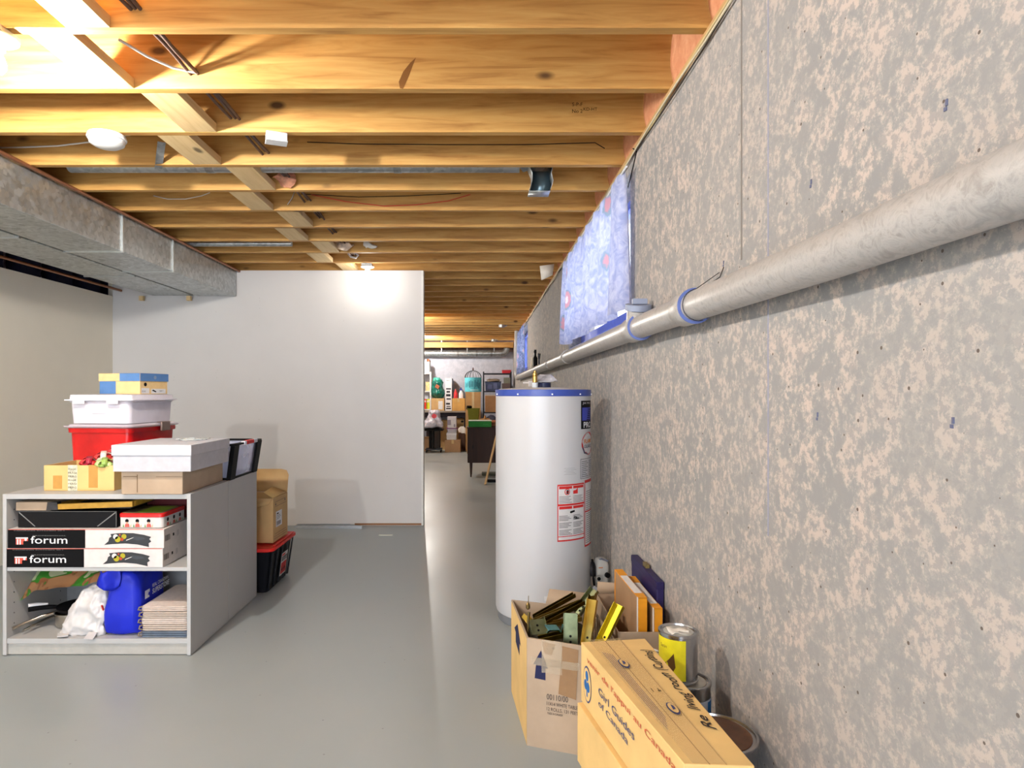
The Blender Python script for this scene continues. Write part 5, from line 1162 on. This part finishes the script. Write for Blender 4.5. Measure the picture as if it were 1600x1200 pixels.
o = MB().loft([(0, .07, .12, .03), (.04, .08, .12, .03), (.06, .04, .08, .02)], 5).jitter(.03, 20).build('brown_ornament', M((130, 80, 50), .5)); o.location = (PX(669, Yl), Yl+.12, PZ(565, Yl)+.003); tag(o, 'small brown ornament on the white box by the partition', 'ornament')
# black cart with bag
Yt = 13.25
o = thing('black_cart', 'black wheeled stand carrying the white bag', 'cart', (PX(676, Yt), Yt+.21, 0)); xa, xb = PX(660, Yt)-o.location.x, PX(692, Yt)-o.location.x
ztt = PZ(671, Yt)
MB().box(xa, xb, -.2, .2, ztt-.03, ztt).build('cart_top', BLACK, o, bevel=.004)
MB().box(-.09, -.03, -.05, .05, .08, ztt-.031).box(-.01, .02, -.05, .05, .08, ztt-.031).build('column', BLACK, o)
MB().box(xa+.05, xb-.03, -.16, -.12, .055, .079).box(xa+.05, xb-.03, .12, .16, .055, .079).box(-.08, .02, -.119, .119, .055, .079).build('base_frame', DGREY, o)
for px_, sy in ((xa+.08, -.14), (xb-.05, -.14), (xa+.08, .14), (xb-.05, .14)): MB().tube([(px_-.012, sy, .027), (px_+.012, sy, .027)], .026, 16).build('caster', BLACK, o)
o = thing('plastic_bag', 'large white bag with a red logo on the black stand', 'bag', (PX(676, Yt), Yt+.18, ztt+.012))
b = MB().loft([(0, .36, .3, .1, -.01, 0), (.02, .40, .32, .12, -.01, 0), (.12, .38, .3, .12, -.01, 0), (.20, .28, .26, .1, -.01, 0), (.30, .22, .2, .08, .02, 0), (.38, .15, .12, .05, .02, 0)], 6).jitter(.06, 8, 1).jitter(.022, 22, 2)
b.v = [Vector((p.x, p.y, max(0, p.z))) for p in b.v]; crumple(b.build('bag_body', M((186, 184, 196), .35, var=.15, scale=10), o, smooth=180), .06, .13)
MB().lathe([(.001, 0), (.045, .0), (.05, .01), (.001, .012)], n=20).xf((.03, -.16, .26), rx=70).build('red_logo', M((190, 60, 70), .5), o)
# floor boxes near cart
Yf = 13.4
fbox('cardboard_box', 'brown box on the floor at the foot of the white boxes stack', 695, 719.5, 687.5, Yf, .35, .001, CARDD)
zf1 = PZ(687.5, Yf)+.003
o = fbox('white_box', 'small white lidded box on the floor box', 698, 713, 676, Yf+.02, .25, zf1, M((206, 204, 206), .5), tape=False)
MB().box(-.106, .106, -.128, .128, .10, .128).build('box_lid', M((220, 218, 220), .5), o)
o = thing('storage_container', 'small clear container with a purple lid in the stack', 'storage container', (PX(706, Yf), Yf+.15, PZ(676, Yf)+.004)); MB().loft([(0, .19, .2, .03), (.075, .215, .22, .03)], 4).build('container_body', M((190, 186, 196), .3), o); MB().loft([(.076, .235, .24, .03), (.092, .235, .24, .03)], 4).build('container_lid', M((130, 50, 120), .4), o)
ztp = PZ(676, Yf)+.098
o = fbox('white_box', 'white picture carton on top of the purple lidded container', 699, 713, 651, Yf+.02, .16, ztp, M((212, 208, 212), .5), tape=False)
Decal().rect(.0, .07, .06, .17, 0).rect(.13, .16, .02, .08, 0).front(-.09, -.08, 0, .002).build('carton_picture', M((150, 142, 156), .5), o, smooth=0)
card_box('cardboard_box', 'brown box on the floor behind the bench stack, left of the white carton', (PX(693, 13.9), 14.15, 0), .14, .3, PZ(657, 13.9), 0, CARD)
o = card_box('cardboard_box', 'brown box on the floor with a dark hand hole, right of the white carton', (PX(722, 13.9), 14.15, 0), .26, .3, PZ(654, 13.9), 0, CARD, False); Decal().circ(.13, PZ(654, 13.9)-.07, .035, 0, 0, 16, ry=.02).front(-.13, -.15, 0, .002).build('hand_hole', BLACK, o, smooth=0)
card_box('dark_box', 'dark brown box on the floor beside the sideboard', (PX(721.5, 13.8), 13.88, 0), .14, .2, PZ(677, 13.8), 0, M((84, 60, 48), .7), False)
o = MB().loft([(0, .13, .12, .03), (.06, .15, .12, .04), (.11, .08, .08, .03)], 5).jitter(.05, 14, 6).build('crumpled_paper', M((222, 220, 214), .6)); o.location = (PX(721.5, 13.8), 13.88, PZ(677, 13.8)+.012); tag(o, 'crumpled white paper on the dark brown floor box', 'paper')
card_box('cardboard_box', 'brown box under the black stand at the partition edge', (PX(662, 13.4), 13.75, 0), .2, .25, .30, 0, CARDD, False)
card_box('grey_box', 'grey box in shadow under the far bench', (PX(680, 14), 14.25, 0), .18, .2, .4, 0, M((110, 104, 104), .7), False)
# round duct at back
o = thing('round_duct', 'long round galvanised duct across the far wall below the beam', 'duct', (-.6, 14.42, 2.12))
yd = 14.40; zd = PZ(552, yd); rd = .072
rel(MB().tube([(-2.9, yd, zd), (PX(783, yd), yd, zd)], rd, 28), o).build('duct_run', GALV, o, smooth=60)
for px in (716, 745, 768): rel(MB().tube([(PX(px, yd)-.02, yd, zd), (PX(px, yd)+.02, yd, zd)], rd+.003, 28), o).build('duct_band', GALVD, o, smooth=60)
rel(MB().tube([(PX(782, yd), yd, zd), (PX(787, yd), yd, zd+.01), (PX(791, yd), yd, zd+.05), (PX(792, yd), yd, zd+.12)], rd, 20), o).build('duct_elbow', GALVD, o, smooth=60)
for px in (690, 730, 772):
    xx = PX(px, yd); rel(MB().box(xx-.01, xx+.01, yd-rd-.004, yd-rd-.002, zd, 2.645).box(xx-.01, xx+.01, yd+rd+.002, yd+rd+.004, zd, 2.645).tube([(xx, yd+(rd+.003)*math.cos(a), zd+(rd+.003)*math.sin(a)) for a in [-math.pi*i/12 for i in range(13)]], .003, 6), o).build('hanger_strap', GALVD, o)
for i, (px, py, Y) in enumerate(((784, 505.5, 10.9), (771, 535.5, 13.9))):
    o = thing('ceiling_box', ['nearer metal ceiling junction box in the far room', 'farther metal ceiling junction box in the far room'][i], 'junction box', (PX(px, Y), Y, ZJ-.045)); MB().lathe([(.05, 0), (.05, .044)], n=8).build('box_body', GALV, o); MB().tube([(.05, 0, .02), (.09, 0, .03)], .012, 10).build('connector', GALV, o)
# sideboard
DW = mat_wood('dark_walnut', (42, 22, 16), (56, 30, 22), (66, 38, 28), axis=2, rough=.6)
Yk = 9.45; xk0 = PX(730.5, Yk); zk = PZ(667.5, Yk)
o = thing('sideboard', 'dark walnut sideboard on tapered legs behind the water heater', 'sideboard', (xk0+.4, Yk+.25, 0))
def rk(mb): return rel(mb, o)
rk(MB().box(xk0, xk0+.80, Yk, Yk+.42, .215, zk-.02)).build('body', DW, o, bevel=.004)
rk(MB().box(xk0-.01, xk0+.81, Yk-.01, Yk+.43, zk-.019, zk)).build('top', DW, o, bevel=.003)
for xx in (xk0+.05, xk0+.75):
    for yy in (Yk+.05, Yk+.37): rk(MB().loft([(0, .022, .022, .008, xx, yy), (.214, .045, .045, .012, xx, yy)], 3)).build('leg', DW, o)
rk(MB().box(xk0+.005, xk0+.012, Yk-.002, Yk, .22, zk-.03).box(xk0+.40, xk0+.406, Yk-.002, Yk, .22, zk-.03)).build('door_edge_lines', M((30, 16, 12), .5), o)
x0_, x1_ = fx(732, 768, Yk)
o = thing('green_box', 'flat green box with a white lid edge on the sideboard', 'box', ((x0_+x1_)/2, Yk+.13, zk+.001)); ww = x1_-x0_
MB().box(-ww/2, ww/2, -.12, .12, 0, .086).build('box_body', M((28, 140, 36), .45), o, bevel=.002); MB().box(-ww/2-.002, ww/2+.002, -.122, .122, .087, .097).build('box_lid', M((206, 214, 200), .5), o)
Decal().text('Leafly', .22, .03, w=.08, h=.018).front(-ww/2, -.12, 0, .002).build('box_print', M((70, 170, 76), .5), o, smooth=0)
o = thing('wooden_ornament', 'knobbly light wood ornament behind the green box on the sideboard', 'ornament', (PX(758, 9.8), 9.8, zk+.001)); MB().lathe([(.03, 0), (.035, .03), (.02, .06), (.026, .1), (.018, .13), (.01, .16)], n=16).jitter(.006, 30).build('turned_post', M((176, 122, 66), .5), o)
MB().tube([(-.07, 0, .09), (0, 0, .11), (.07, 0, .095)], .015, 10).jitter(.006, 30).build('cross_bar', M((186, 134, 76), .5), o)
o = MB().loft([(0, .16, .12, .03), (.05, .2, .14, .04), (.08, .14, .1, .03)], 5).jitter(.03, 16, 3).build('brown_bundle', M((150, 100, 70), .6, var=.3)); o.location = (PX(768, 9.8)+.04, 9.8, zk+.006); tag(o, 'brown and pink bundle on the sideboard beside the water heater top', 'bundle')
Yw = 8.7
o = thing('wood_plank', 'light wood stick leaning against the sideboard', 'plank', (PX(758, Yw), Yw, 0))
a_ = Vector((0, 0, .001)); b_ = Vector((PX(776, 9.3)-PX(758, Yw), .70, .62)); MB().tube([a_, b_], .018, 4).build('stick', M((196, 164, 116), .6), o)
o = MB().loft([(0, .34, .2, .02), (.035, .34, .2, .02)], 3).build('folded_mat', M((96, 98, 84), .8)); o.location = (PX(762, 9.75)+.08, 9.75, .0005); tag(o, 'grey green folded mat on the floor under the sideboard', 'mat')
o = MB().box(-.09, .09, -.06, .06, 0, .03).build('black_tray', BLACK, bevel=.005); o.location = (PX(767, 8.95)+.04, 8.98, .0005); tag(o, 'flat black tray on the floor at the foot of the wood stick', 'tray')

# ---- sub-parts hang under the part they sit on
SUB = {'band_screws': 'top_band', 'valve_port': 'gas_control_valve', 'port_hole': 'gas_control_valve', 'valve_knob': 'gas_control_valve', 'valve_sticker': 'gas_control_valve', 'orange_mark': 'gas_control_valve',
       'valve_neck': 'gas_control_valve', 'tape_print': 'packing_tape', 'lid_picture': 'tin_lid_rim', 'lid_green_field': 'tin_lid_rim', 'guardsman_print': 'tin_body', 'side_guardsman_print': 'tin_body',
       'lid_ridge': 'tote_lid', 'ribs': 'tote_body', 'tote_label': 'tote_body', 'lid_latch': ('tote_lid', 'bin_lid', 'bin_frame'), 'latch_hinge': 'bin_frame', 'lid_end_print': 'box_lid', 'lid_print': 'box_lid', 'lid_top_print': 'box_lid',
       'emblem': 'box_lid', 'body_print': 'box_body', 'end_label': 'box_body', 'hand_grip': 'bin_body', 'dried_paint': 'can_lid', 'paper_label': 'can_body', 'shelf_pin_holes': 'side_panel', 'platter_picture': 'box_body',
       'lettering': ('box_body', 'bag_body'), 'black_print': 'box_body', 'side_print': 'box_body', 'red_edge': 'box_body', 'duct_seam_cleat': 'duct_body', 'screw_holes': 'channel', 'red_print': 'bag_body',
       'clasp': 'case_body', 'silver_handle_cap': 'handle', 'blue_primer_ring': 'horizontal_run', 'cleanout_cap': 'wye_branch', 'shipping_label': 'box_body', 'stencil_print': 'box_body', 'arrow_print': 'box_body',
       'side_arrow_print': 'side_facing', 'handwriting': 'box_body', 'top_print': 'box_body', 'diffuser': 'base_plate', 'spine_label': 'binder_cover', 'taped_corner': 'frame_rails', 'hand_hole': 'box_body', 'white_label': ('box_body', 'cardboard_core')}
for o in list(C.objects):
    if o.parent is None or o.parent.parent is not None or o.type != 'MESH': continue
    b_ = o.name.split('.')[0]
    if b_ not in SUB: continue
    t_ = SUB[b_] if isinstance(SUB[b_], tuple) else (SUB[b_],)
    for c_ in o.parent.children:
        if c_.name.split('.')[0] in t_: o.parent = c_; break
